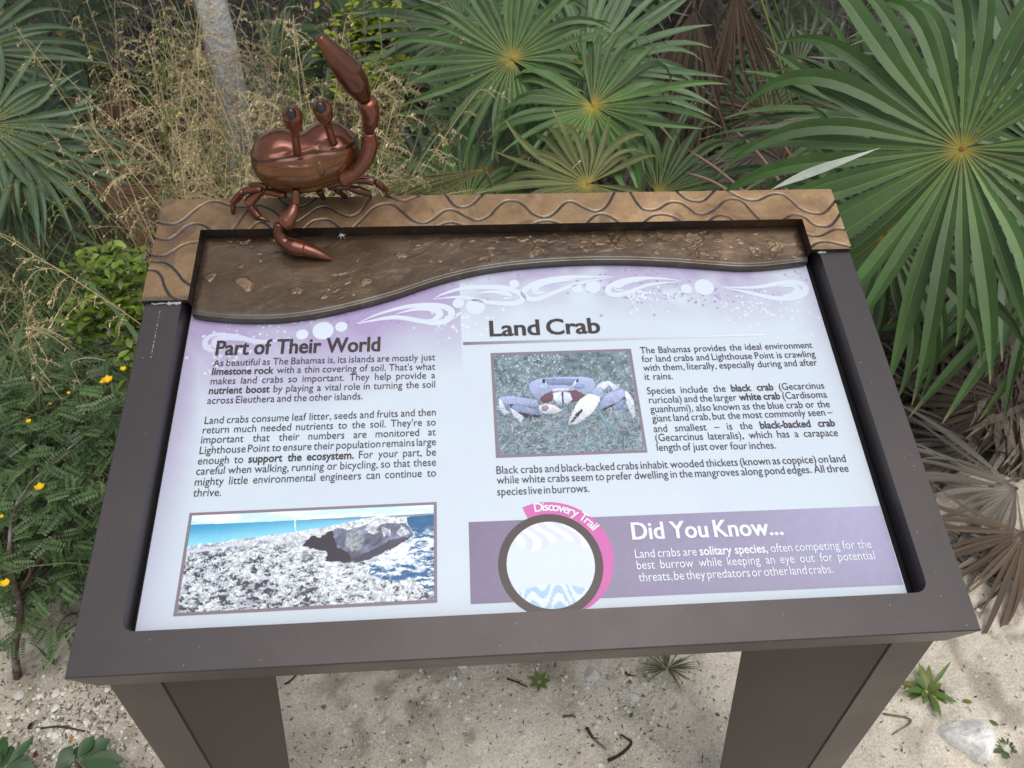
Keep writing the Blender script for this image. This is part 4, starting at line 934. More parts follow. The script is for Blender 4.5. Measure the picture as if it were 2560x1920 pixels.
fallen(2143,1566,20,(96,110,56),'green fallen leaf right of the big white rock',2.2); fallen(1363,1548,16,(80,110,40),'small green leaf on a brown leaf below the pebble cluster',1.0); fallen(1550,1545,12,(70,96,46),'tiny green leaf beside the right leg',2.2)
fallen(66,1568,20,(52,40,34),'dark brown cone scrap standing in the gravel at left',1.6)
# ================================================================== PLANTS
GREEN = np.array([.056, .116, .030]); OLIVE = np.array([.105, .105, .030]); GREYG = np.array([.084, .145, .066]); BROWN = np.array([.10, .070, .045]); GREYB = np.array([.17, .15, .125]); YEL = np.array([.42, .33, .035]); TAN = np.array([.34, .26, .16])
def leaflet(mb, hub, d0, n, L, hw, cup, droop, col, rng, ns=13, join=.42, twist=0., rib=True, hubcol=YEL, lean=0., tip=TAN):
    d = nrm(d0+n*cup); P = [hub+d0*.004]; D = [d]; s = np.linspace(0, 1, ns); g = np.array([0, 0, -1.])
    for i in range(1, ns):
        b = max(0, s[i]-.45)*droop*2.6/ns*3.0; d = nrm(d+g*b+np.cross(n, d)*lean*(s[i] > .4)/ns); P.append(P[-1]+d*L/(ns-1)); D.append(d)
    P = np.array(P); D = np.array(D); wj = hw*join*L
    w = np.where(s < join, hw*s*L, wj*(1+.10*np.sin((s-join)/(1-join)*math.pi))*(1-np.clip((s-join-.06)/(.94-join), 0, 1)**1.9)); w[-1] = .0004; w[0] = .0006
    LB = []; RB = []; RI_ = []; CL_ = []; CR_ = []; CI = []; rw = np.minimum(.00075*(1-.6*s), w*.3)
    for i in range(ns):
        n_ = nrm(n-D[i]*n.dot(D[i])); sd_ = np.cross(D[i], n_); tw = twist*max(0, s[i]-.35)
        if tw: sd_, n_ = sd_*math.cos(tw)+n_*math.sin(tw), n_*math.cos(tw)-sd_*math.sin(tw)
        dep = .38*w[i]
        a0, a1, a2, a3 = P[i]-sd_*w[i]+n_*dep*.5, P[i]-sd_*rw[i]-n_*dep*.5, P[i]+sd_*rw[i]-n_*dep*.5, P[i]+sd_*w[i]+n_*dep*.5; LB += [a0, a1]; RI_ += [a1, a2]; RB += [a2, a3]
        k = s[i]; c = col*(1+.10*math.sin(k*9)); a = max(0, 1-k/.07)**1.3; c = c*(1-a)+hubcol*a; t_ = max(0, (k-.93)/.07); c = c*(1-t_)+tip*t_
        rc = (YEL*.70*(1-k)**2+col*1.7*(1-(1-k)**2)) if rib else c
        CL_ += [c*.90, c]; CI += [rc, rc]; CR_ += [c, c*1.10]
    f = [(2*i, 2*i+1, 2*i+3, 2*i+2) for i in range(ns-1)]
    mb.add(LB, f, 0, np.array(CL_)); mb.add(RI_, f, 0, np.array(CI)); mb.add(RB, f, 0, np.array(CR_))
def fan(parent, hub, normal, axis, R, n=42, spread=320, cup=.18, droop=.8, col=GREEN, seed=0, single=False, name='frond', stalk=None, hubcol=YEL, rib=True, ragged=.08, mat='leaf', miss=0., stalkcol=(.16, .17, .04), join=.42):
    rng = np.random.default_rng(seed); hub = np.asarray(hub, float); n_ = nrm(normal); a = nrm(np.asarray(axis, float)-n_*np.dot(axis, n_)); b = np.cross(n_, a)
    mb = MB(); hw = math.radians(spread/(n-1)/2)*.98; base = MB()
    if stalk is not None:
        stalk = np.asarray(stalk, float); m_ = (hub+stalk)/2+np.array([0, 0, .10*np.linalg.norm(hub-stalk)]); Q = catmull([stalk, m_, hub-n_*.006], 8)
        tube(base, Q, np.linspace(.0075, .0038, len(Q)), 7, 0, stalkcol)
    hm = []
    for i in range(10): t = i/10*6.283; hm.append(hub+(a*math.cos(t)+b*math.sin(t))*.0055+n_*.001)
    base.add([hub+n_*.0025]+hm, [(0, 1+i, 1+(i+1) % 10) for i in range(10)], 0, hubcol*np.array([.45, .28, .25]))
    tgt = base if not single else None
    if single: root = base.build(name, M[mat], parent)
    for i in range(n):
        if rng.random() < miss: continue
        th = math.radians(-spread/2+spread*i/(n-1)+rng.normal(0, spread/n*.05)); d0 = a*math.cos(th)+b*math.sin(th)
        L = R*(1-.22*(abs(th)/math.pi)**2)*(1+rng.normal(0, ragged))
        c = col*(1+rng.normal(0, .16)); dr = droop*max(0., 1+rng.normal(0, .7)); tw = rng.normal(0, .6)
        m2 = MB() if single else base
        leaflet(m2, hub, d0, n_, L, hw*(1+rng.normal(0, .05)), cup+rng.normal(0, .045), dr, c, rng, hubcol=hubcol, rib=rib, twist=tw, lean=rng.normal(0, .6), ns=15 if single else 10, join=join*(1+rng.normal(0, .05)))
        if single: m2.build('leaflet', M[mat], root)
    if not single: root = base.build(name, M[mat], parent)
    return root
CAMP = np.array([0, 0, EYE])
def tocam(h, up=.6, side=(0, 0, 0)): return nrm(nrm(CAMP-np.asarray(h))*1.0+np.array([0, 0, up])+np.array(side))
def imgdir(x0, y0, x1, y1, Y0, Y1=None): return depth_at(x1, y1, Y1 or Y0)-depth_at(x0, y0, Y0)

# ---- near palm, right of the sign
np_ = empty('fan_palm', (1.60, 1.66, 0), 'big fan palm right of the sign, glossy green fans with bright yellow hubs', 'palm')
crown = np.array([1.52, 1.74, .50])
hA = depth_at(2078, 322, 1.30)
fan(np_, hA, tocam(hA, .25), imgdir(2078, 322, 1700, 420, 1.3), .45, 38, 335, .09, .8, GREEN*1.1, 11, True, stalk=crown)
mbp = MB(); leaflet(mbp, depth_at(1905, 318, 1.27), nrm(imgdir(1905, 318, 1640, 412, 1.27, 1.18)), tocam(hA, .3), .235, .066, 0, .10, np.array([.42, .47, .40]), RNG, ns=15, rib=False, hubcol=np.array([.3, .34, .26]), join=.5); mbp.build('leaflet', M['leaf'], np_)['label'] = 'flipped leaflet showing its pale silvery underside'
hB = depth_at(2262, 330, 1.62); fan(np_, hB, tocam(hB, .5, (-.1, 0, 0)), imgdir(2262, 330, 1980, -60, 1.62), .56, 34, 300, .12, .30, GREYG*1.15, 12, True, stalk=crown)
hC = depth_at(1915, 505, 1.50); fan(np_, hC, tocam(hC, .1), imgdir(1915, 505, 1880, 800, 1.5), .38, 38, 330, .05, .9, GREEN*.8, 13, True, stalk=crown, hubcol=np.array([.45, .20, .03]))
hD = depth_at(1900, 262, 1.95); fan(np_, hD, tocam(hD, 1.3), imgdir(1900, 262, 1600, 290, 1.95), .40, 36, 250, .1, .45, GREEN*.95, 14, stalk=crown)
hE = depth_at(2215, 100, 1.9); fan(np_, hE, tocam(hE, .5), imgdir(2215, 100, 2050, -100, 1.9), .5, 36, 280, .1, .3, GREYG*.8, 15, stalk=crown)
hG = depth_at(2290, 560, 1.45); fan(np_, hG, tocam(hG, .3), imgdir(2290, 560, 2180, 800, 1.45), .42, 38, 300, .1, .8, GREEN*.9, 16, stalk=crown)
hF = depth_at(2195, 868, 1.42); fan(np_, hF, nrm(np.array([-.5, -.8, .3])), imgdir(2195, 868, 2060, 1090, 1.42, 1.30), .36, 26, 200, .1, 1.3, BROWN*.9, 17, stalk=crown+np.array([.1, -.05, -.1]), hubcol=BROWN*1.3, rib=False, name='dead_frond', stalkcol=tuple(BROWN), miss=.12)
def fibre_trunk(parent, P, R_, seed, n=900, col=(.13, .105, .085), ln=.16, w=.0022):
    rng = np.random.default_rng(seed); mb = MB(); Q = catmull(P, 8); k = len(Q); r = np.interp(np.linspace(0, 1, k), np.linspace(0, 1, len(R_)), R_)
    tube(mb, Q, r*.92, 18, 0, np.array(col)*.55); T = np.gradient(Q, axis=0)
    for _ in range(n):
        i = rng.integers(1, k-1); t = nrm(T[i]); a = rng.uniform(0, 6.28); u = nrm(np.cross(t, [0, 1, .3])); v = np.cross(t, u); o = u*math.cos(a)+v*math.sin(a)
        p = Q[i]+o*r[i]*rng.uniform(.86, 1.06); d = nrm(-t*rng.uniform(.5, 1.2)+np.cross(t, o)*rng.normal(0, .45)+o*rng.uniform(.0, .35)); L = ln*rng.uniform(.35, 1.1); s_ = nrm(np.cross(d, o))*w*rng.uniform(.5, 2.6)
        q = [p-s_*.6, p+s_*.6, p+d*L*.55+s_+o*.01, p+d*L*.55-s_+o*.01, p+d*L+o*rng.uniform(-.01, .03)]
        mb.add(q, [(0, 1, 2, 3), (3, 2, 4)], 0, np.array(col)*rng.uniform(.45, 1.7))
    return mb.build('trunk', M['fibre'], parent, smooth=False)
fibre_trunk(np_, [(1.58, 1.60, -.02), (1.60, 1.70, .25), (1.62, 1.80, .55), (1.66, 1.86, .85)], [.25, .24, .20, .15], 4, 2400, (.20, .165, .135), .22, .0045)
# dead fronds lying on the sand at its foot
for k, (x, y, ax_, R_, c) in enumerate(((2195, 1055, (-1, -.2, -.02), .36, GREYB), (1990, 1120, (.55, -.42, 0), .28, GREYB*.9), (2215, 1150, (-.8, -.7, 0), .30, BROWN*1.2), (2120, 960, (-.6, .3, 0), .30, GREYB*.7))):
    g = ground_at(x, y, .05); e = empty('dead_frond', (g[0], g[1], 0), ['grey dried palm frond spread on the sand at the right edge', 'folded grey palm frond on the sand beside the frame edge', 'brown dried frond at the right edge, in front of the grey one', 'dull grey frond slumped against the fibrous palm trunk'][k], 'palm frond', 'dried palm fronds on the ground')
    fan(e, g, (.1, -.3, 1), ax_, R_, 24, 120 if k != 1 else 45, .02, .22, c, 30+k, hubcol=c, rib=False, name='blade', mat='dry', ragged=.2)

# ---- palms behind the sign
def palm(x, y, label, hubs, col=GREEN, crown=None, trunk=None, name='fan_palm', group='fan palms behind the sign'):
    e = empty(name, (x, y, 0), label, 'palm', group); cr = np.array(crown if crown is not None else (x, y, .35))
    for i, h in enumerate(hubs):
        (hx, hy, Y, ax_, ay_, R_, n, sp, cup, dr, c, up) = h[:12]; kw = h[12] if len(h) > 12 else {}
        P = depth_at(hx, hy, Y); fan(e, P, tocam(P, up), imgdir(hx, hy, hx+ax_, hy+ay_, Y), R_, n, sp, cup, dr, c, int(abs(hx)*7+hy) % 9999, stalk=kw.pop('stalk', cr), **kw)
    if trunk: fibre_trunk(e, [(x, y, -.02), (cr[0]*.5+x*.5+.02, cr[1]*.5+y*.5, cr[2]*.5), tuple(cr)], trunk, int(x*100) % 99+3, 500)
    return e
palm(.42, 2.55, 'bushy fan palm directly behind the middle of the sign, fresh green overlapping fans', [
 (1105, 128, 2.25, -120, -160, .35, 40, 330, .08, .55, GREEN*1.15, .5), (1262, 140, 2.35, 180, -120, .40, 38, 290, .15, .55, GREYG*1.15, .9),
 (1280, 228, 2.12, 40, 130, .34, 38, 320, .22, 1.5, GREEN*1.2, .9), (1222, 178, 2.65, -60, -60, .26, 34, 320, .08, .4, GREEN*.95, .4),
 (1190, -40, 2.6, 20, -160, .45, 36, 280, .1, .4, GREYG*.8, .6), (1010, 60, 2.95, -180, 20, .42, 34, 260, .1, .5, GREYG*.75, .8), (1085, 250, 2.6, -160, 60, .40, 36, 250, .1, .7, GREEN*.8, .9)], crown=(.42, 2.5, .45), trunk=[.10, .09, .08])
palm(.50, 2.05, 'low olive green fan palm just behind the bronze top, hub glowing yellow', [
 (1270, 397, 1.86, -120, 20, .25, 32, 320, .10, .7, OLIVE*.8+GREEN*.3, .9), (1420, 420, 2.05, 160, 20, .32, 32, 240, .1, .7, GREEN*.7, .9)], crown=(.48, 2.08, .12))
palm(.05, 2.15, 'small young fan palm left of the olive one, low to the ground', [
 (1010, 430, 2.05, 10, -60, .24, 30, 330, .15, .6, GREEN*.95, .8), (1060, 380, 2.25, 60, -10, .34, 34, 300, .12, .7, GREYG*.6, .9), (950, 400, 2.35, -60, 10, .30, 32, 300, .12, .8, GREYG*.6, .9)], crown=(.05, 2.2, .1))
palm(-1.65, 2.35, 'blue green fan palm at the left edge behind the tall grass', [
 (-30, 270, 2.3, 160, -110, .33, 34, 300, .08, .3, GREYG*.85, .6), (40, 318, 2.3, 160, 40, .34, 34, 260, .08, .55, GREYG*.8, .8), (-70, 110, 2.5, 160, -90, .33, 36, 280, .08, .3, GREYG*.75, .5), (20, 420, 2.3, 60, 90, .30, 30, 280, .1, .9, GREYG*.6, .8)], crown=(-1.75, 2.4, .4))
palm(.98, 3.15, 'older fan palm with a brown shaggy trunk and dead skirt behind the gap', [
 (1650, 245, 2.9, -30, -160, .30, 34, 300, .1, .6, GREEN*.7, .7), (1720, 150, 3.4, -160, 60, .42, 34, 280, .1, .6, GREYG*.6, .8),
 (1720, 260, 2.7, 10, 130, .36, 26, 240, .1, 1.4, BROWN*.8, .2, dict(hubcol=np.array([.35, .13, .02]), rib=False, mat='dry')), (1480, 230, 3.0, 0, 130, .5, 26, 140, .1, 1.2, BROWN*.7, .1, dict(hubcol=BROWN, rib=False, mat='dry', miss=.2)), (1400, 60, 3.4, -10, 130, .6, 26, 120, .1, 1.2, BROWN*.9, .1, dict(hubcol=BROWN, rib=False, mat='dry', miss=.2))],
 crown=(.90, 3.2, 1.05), trunk=[.12, .11, .12])
def dead(x, y, Y, dx, dy, R_, n, sp, c, lab, hc=None, up=.2, gname='dead fronds hanging among the palms', dr=.5):
    P = depth_at(x, y, Y); e = empty('dead_frond', (P[0], P[1], P[2]), lab, 'palm frond', gname)
    fan(e, P, tocam(P, up), imgdir(x, y, x+dx, y+dy, Y), R_, n, sp, .02, dr, c, int(x+y), hubcol=hc if hc is not None else c, rib=False, name='blade', mat='dry', stalk=P-nrm(imgdir(x, y, x+dx, y+dy, Y))*.10+np.array([0, .22, -max(.05, P[2]*.75)]), stalkcol=tuple(TAN*.8), ragged=.2)
dead(1048, 365, 1.85, -130, 50, .30, 14, 26, OLIVE*.75+BROWN*.3, 'olive brown folded frond pointing down left behind the bronze top', np.array([.30, .18, .02]))
dead(1640, 330, 2.35, -20, 90, .34, 30, 150, GREYB*.9, 'pale brown pleated dead fan standing behind the sign, right of centre', None, .1, dr=.15)
dead(290, 330, 2.5, 30, 110, .36, 22, 90, BROWN*.9, 'reddish brown dead fan behind the dry grass')
dead(200, 400, 2.1, 130, 60, .40, 22, 60, np.array([.13, .065, .04]), 'rusty dead frond low behind the left side of the sign')
dead(250, 190, 2.9, 10, 90, .30, 20, 90, np.array([.12, .06, .045]), 'dark rusty frond between the left palm and the grass')
dead(1500, 20, 2.9, -20, 130, .55, 24, 60, BROWN*.8, 'long brown dead frond hanging at the top between the palms'); dead(1590, -20, 3.0, 10, 140, .5, 24, 50, np.array([.12, .075, .05]), 'reddish dead frond hanging beside the long brown one')
dead(1400, 300, 2.6, -60, 110, .34, 20, 70, GREYB*.6, 'grey dead frond sagging low in the gap right of the middle palm'); dead(1560, 300, 2.5, 90, 60, .32, 22, 100, GREYB*.7, 'flattened grey dead fan low in the gap')
dead(880, 260, 2.6, -60, 30, .36, 20, 70, BROWN*.8, 'dead brown frond in shade behind the raised claw')
for k, (a, b, Y0, Y1) in enumerate((((1690, 400), (1580, 275), 1.75, 2.1), ((1760, 430), (1650, 255), 1.75, 2.1), ((1640, 445), (1480, 320), 1.7, 2.0), ((1830, 440), (1740, 245), 1.8, 2.1), ((1600, 430), (1480, 372), 1.75, 1.9))):
    P = depth_at(*a, Y0); Q = depth_at(*b, Y1); mb = MB(); bs = P+(P-Q)*.5; bs[2] = max(0, bs[2]); tube(mb, catmull([bs, P, (P+Q)/2+np.array([0, 0, .01]), Q], 5), [.0045]*9+[.0038]*5+[.0015]*2, 6, 0, (.30, .19, .14) if k < 4 else (.33, .22, .15))
    o = mb.build('bare_stalk', M['dry'], origin=bs); tag(o, ['pinkish bare stalk leaning left, nearest the middle of the gap', 'longest bare stalk with a pale split tip', 'low bare stalk leaning far left over the litter', 'bare stalk close to the silvery leaflet', 'short curved stalk just above the bronze top'][k], 'stalk', 'bare palm stalks in the gap')

# ---- trees
def bark_tree(P, R_, label, seed, crown_c, crown_r, col=(.30, .29, .27), n=700, name='tree'):
    e = empty(name, (P[0][0], P[0][1], 0), label, 'tree'); Q = catmull(P, 10); mb = MB(); k = len(Q); r = np.interp(np.linspace(0, 1, k), np.linspace(0, 1, len(R_)), R_)
    ns = 26; rng = np.random.default_rng(seed); V = []
    for i in range(k):
        for j in range(ns):
            a = j*2*math.pi/ns; rr = r[i]*(1+.10*mnoise.noise(Vector((math.cos(a)*1.3, math.sin(a)*1.3, Q[i][2]*3)))+.05*mnoise.noise(Vector((math.cos(a)*4, math.sin(a)*4, Q[i][2]*14))))
            V.append(Q[i]+np.array([math.cos(a)*rr, math.sin(a)*rr, 0]))
    f = [(i*ns+j, i*ns+(j+1) % ns, (i+1)*ns+(j+1) % ns, (i+1)*ns+j) for i in range(k-1) for j in range(ns)]
    mb.add(V, f, 0, col); mb.build('trunk', M['wood'], e)
    top = Q[-1]; lm = MB(); cr = MB(); cc = np.array(crown_c)
    for b in range(9):
        t = cc+rng.normal(0, .45, 3)*np.array(crown_r); tube(lm, catmull([top, (top+t)/2+rng.normal(0, .08, 3), t], 5), np.linspace(r[-1]*.6, .006, 11), 6, 0, col)
    lm.build('limb', M['wood'], e)['kind'] = 'stuff'
    for _ in range(n):
        c = cc+rng.normal(0, .5, 3)*np.array(crown_r); a = rng.uniform(0, 6.28); d = np.array([math.cos(a), math.sin(a), rng.uniform(-.6, .3)]); leaf_blade(cr, c, d, np.array([0, 0, 1.]), rng.uniform(.07, .16), rng.uniform(.03, .07), GREEN*rng.uniform(.5, 1.1), 4)
    cr.build('crown', M['broad'], e, smooth=False)['kind'] = 'stuff'  # crown hangs out of view, added to shade the background
t0 = depth_at(560, 700, 2.6); a_ = depth_at(530, 410, 2.6); b_ = depth_at(455, 0, 2.6)
bark_tree([(a_[0]-.03, 2.6, -.05), tuple(a_), tuple((a_+b_)/2+np.array([.012, 0, 0])), tuple(b_), (b_[0]-.05, 2.65, 1.5), (b_[0]-.02, 2.7, 2.2)], [.056, .050, .046, .046, .042, .036], 'mottled grey tree trunk rising behind the dry grass, left of the crab', 3, (-1.4, 4.3, 3.3), (1.3, 1.0, .6), (.50, .49, .47), n=1500)
t1 = depth_at(768, 60, 3.9); bark_tree([(t1[0]+.02, 3.9, -.05), tuple(t1), (t1[0]-.02, 3.95, 1.3), (t1[0], 4.0, 2.4)], [.042, .038, .036, .03], 'slim dark grey tree trunk beside the yellow green bush', 5, (-.1, 4.3, 3.1), (1.4, 1.0, .7), (.16, .155, .15), 1500)
for k, (x, y) in enumerate(((1.6, 5.2), (3.0, 4.2), (-2.9, 4.2), (.6, 6.6), (-1.6, 6.8), (4.2, 6.0), (-4.5, 5.8))):  # trees added mostly out of view, their crowns darken the background
    bark_tree([(x, y, -.05), (x+.05, y, 1.0), (x-.05, y+.05, 2.3)], [.07, .06, .05], ['added shade tree at back right of centre behind the older palm', 'added shade tree far right behind the big palm', 'added shade tree at the far left behind the left palm', 'added shade tree behind the middle palms', 'added shade tree at back left', 'added shade tree at the outer right of the thicket', 'added shade tree at the outer left of the thicket'][k], 20+k, (x*.92, y-.2, 3.0), (1.5, 1.1, .8), (.14, .13, .12), 1500)

# ---- leafy bushes
def leafy(name, label, base, blobs, leaf_L, n, col, seed, cat='bush', stems=12, var=.3, wr=.5):
    rng = np.random.default_rng(seed); e = empty(name, (base[0], base[1], 0), label, cat); sb = MB(); lb = []; b0 = np.array([base[0], base[1], 0.])
    for i in range(stems):
        c, r = blobs[i % len(blobs)]; t = np.array(c)+rng.normal(0, .5, 3)*r; tube(sb, catmull([b0+rng.normal(0, .01, 3)*[1, 1, 0], (b0+t)/2+rng.normal(0, .03, 3), t], 4), np.linspace(.005, .0015, 9), 5, 0, (.10, .07, .045))
    sb.build('stem', M['wood'], e)
    many = MB(); single = []
    for i in range(n):
        c, r = blobs[rng.integers(len(blobs))]; p = np.array(c)+rng.normal(0, .5, 3)*r; a = rng.uniform(0, 6.28); d = np.array([math.cos(a), math.sin(a), rng.uniform(-.2, .9)])
        leaf_blade(many, p, d, np.array([rng.normal(0, .3), rng.normal(0, .3), 1.]), leaf_L*rng.uniform(.6, 1.2), leaf_L*wr*rng.uniform(.7, 1.1), col*max(.3, 1+rng.normal(0, var)), 5, prof=[.1, .5, .85, 1., .8, .1])
    many.build('foliage', M['broad'], e)['kind'] = 'stuff'; return e
YG = np.array([.34, .40, .03])
leafy('bush', 'bright yellow green bush in the back left of the middle palms', (depth_at(800, 120, 3.2)[0], 3.2), [(depth_at(790, 60, 3.3), .13), (depth_at(745, 120, 3.2), .08), (depth_at(840, 60, 3.3), .09), (depth_at(835, 165, 3.1), .07), (depth_at(800, 190, 3.0), .06), (depth_at(770, 210, 3.0), .06), (depth_at(855, 150, 3.0), .05)], .038, 1500, YG, 4, wr=.62)
leafy('bush', 'small bright green bush at the left edge of the bronze trim', (depth_at(300, 700, 1.35)[0], 1.35), [(depth_at(215, 585, 1.42), .05), (depth_at(280, 600, 1.4), .055), (depth_at(250, 650, 1.38), .05), (depth_at(300, 690, 1.34), .04), (depth_at(190, 690, 1.38), .04), (depth_at(295, 770, 1.28), .04), (depth_at(230, 560, 1.5), .03)], .024, 850, np.array([.13, .20, .022]), 6, wr=.62)
def bare_shrub(x, y, h, label, seed, col=(.22, .19, .17), n=46):
    rng = np.random.default_rng(seed); e = empty('bare_shrub', (x, y, 0), label, 'shrub'); mb = MB()
    def grow(p, d, L, r, lv):
        q = p+d*L; m_ = (p+q)/2+rng.normal(0, .05, 3)*L; tube(mb, catmull([p, m_, q], 3), np.linspace(r, r*.6, 7), 4, 0, np.array(col)*rng.uniform(.7, 1.3), caps=False)
        if lv: 
            for _ in range(3): grow(q if rng.random() < .6 else m_, nrm(d+rng.normal(0, .45, 3)), L*rng.uniform(.55, .85), r*.6, lv-1)
    for _ in range(n//5): grow(np.array([x+rng.normal(0, .15), y+rng.normal(0, .12), 0]), nrm(np.array([rng.normal(0, .35), rng.normal(0, .3), 1])), h*.42, .006, 3)
    mb.build('branches', M['wood'], e)['kind'] = 'stuff'
bare_shrub(-1.45, 3.4, 1.0, 'leafless tangle of grey branches behind the tall grass', 2); bare_shrub(-1.0, 4.0, 1.1, 'leafless grey shrub further back near the slim trunk', 3); bare_shrub(-.55, 2.9, .9, 'leafless thin branched shrub right of the mottled trunk', 8, (.26, .22, .18)); bare_shrub(-2.0, 4.4, 1.1, 'leafless branches in the back left corner', 9); bare_shrub(1.9, 3.6, 1.0, 'leafless twiggy shrub behind the older palm', 12, (.17, .14, .12))

# ---- yellow flowered shrub, lower left
def pinnate(mb, L, col, seed, org=None, Rm=None):
    rng = np.random.default_rng(seed); tube(mb, tr([(0, 0, 0), (0, L*.5, L*.06), (0, L, 0)], org, Rm), [.0006, .0005, .0003], 3, 0, col*.8, caps=False); n = 8
    for i in range(n):
        y = L*(.14+.86*i/n); l = L*.20*(1-.35*abs(i/n-.45)); w = l*.48
        for sx in (-1, 1):
            d = np.array([sx, .35, 0.]); d /= np.linalg.norm(d); q = np.array([-d[1], d[0], 0])*sx; z = L*.06*4*(y/L)*(1-y/L); b = np.array([0, y, z])
            V = [b, b+d*l*.45-q*w*.5+[0, 0, .001], b+d*l*.85-q*w*.42, b+d*l+[0, 0, -.001], b+d*l*.85+q*w*.42, b+d*l*.45+q*w*.5+[0, 0, .001]]
            mb.add(tr(V, org, Rm), [(0, 1, 2, 3, 4, 5)] if sx > 0 else [(0, 5, 4, 3, 2, 1)], 0, col*rng.uniform(.8, 1.2))
def tr(V, org, Rm):
    V = np.array(V, float)
    if Rm is not None: V = V @ Rm.T
    return V if org is None else V+org
def rotm(rng, spread=.55):
    a = rng.uniform(0, 2*math.pi); d = nrm([math.cos(a), math.sin(a), rng.uniform(-.25, .35)]); up = nrm(np.array([rng.normal(0, spread), rng.normal(0, spread)-.25, 1.])); x = nrm(np.cross(d, up)); z = np.cross(x, d); return np.stack([x, d, z], 1)
def flowered():
    rng = np.random.default_rng(21); b = ground_at(35, 1465); e = empty('flowering_shrub', (b[0], b[1], 0), 'feathery leaved shrub with small yellow flowers left of the sign', 'shrub')
    colr = np.array([.082, .140, .048]); protos = []
    for k in range(4):
        mb = MB(); pinnate(mb, .062-.006*k, colr*(1.0+.12*k), k); 
        V = np.concatenate(mb.v); me = bpy.data.meshes.new('leaf'); me.from_pydata(V.tolist(), [], mb.f); me.materials.append(M['broad']); a = me.color_attributes.new('Col', 'FLOAT_COLOR', 'POINT'); a.data.foreach_set('color', np.concatenate([np.concatenate(mb.c), np.ones((len(V), 1))], 1).ravel()); protos.append(me)
    blobs = [(40, 860, 1.35), (120, 870, 1.35), (60, 960, 1.25), (160, 950, 1.25), (230, 900, 1.2), (100, 1040, 1.15), (190, 1030, 1.12), (40, 1080, 1.1), (130, 1110, 1.05), (20, 1180, .98), (60, 1240, .95), (30, 1300, .93), (240, 960, 1.15), (0, 1000, 1.2), (180, 1100, 1.02), (150, 800, 1.45), (60, 800, 1.5), (95, 1170, 1.0), (250, 860, 1.25), (10, 900, 1.3)]
    Bl = [depth_at(*q) for q in blobs]; sm_ = MB()
    tube(sm_, catmull([b+[0, 0, -.01], depth_at(32, 1400, .88), depth_at(45, 1320, .90), depth_at(20, 1190, .96), depth_at(60, 1060, 1.1), depth_at(90, 930, 1.22)], 6), np.linspace(.0085, .003, 31), 8, 0, (.085, .055, .045))
    for q in Bl: m_ = depth_at(35, 1260, .93)*.5+q*.5+rng.normal(0, .03, 3); tube(sm_, catmull([depth_at(32, 1290, .92), m_, q], 5), np.linspace(.004, .0012, 11), 5, 0, (.09, .055, .04), caps=False)
    sm_.build('stem', M['wood'], e); rest = MB()
    for i in range(1150):
        c = Bl[rng.integers(len(Bl))]+rng.normal(0, 1, 3)*np.array([.055, .055, .05])
        if c[2] < .03 or (c[0] > -.50 and c[1] < 1.15): continue
        Rm = rotm(rng)
        if i < 290:
            o = bpy.data.objects.new('leaf', protos[i % 4]); COL.objects.link(o); o.parent = e; m4 = Matrix([list(r) for r in Rm]).to_4x4(); m4.translation = Vector(c-world_loc(e)); o.matrix_local = m4
        else: pinnate(rest, rng.uniform(.035, .058), colr*rng.uniform(.7, 1.35), i, c, Rm)
    rest.build('foliage', M['broad'], e)['kind'] = 'stuff'
    for (x, y, Y, s_) in ((252, 820, 1.22, 1.3), (240, 822, 1.22, .7), (284, 795, 1.24, .8), (84, 905, 1.2, .7), (110, 1045, 1.03, 1.15), (38, 1247, .90, 1.1), (2, 1136, .96, .9), (168, 845, 1.25, .5), (128, 868, 1.25, .5), (28, 1105, 1.0, .6)):
        c = depth_at(x, y, Y)+np.array([0, -.03, .02]); fl = MB()
        for k in range(5):
            a = k*1.2566+x; d = np.array([math.cos(a), math.sin(a), .55]); leaf_blade(fl, c, d, np.array([0, 0, 1.]), .011*s_, .010*s_, (1, 1, 1), 4, bend=-.3)
        fl.build('flower', M['petal'], e)
flowered()

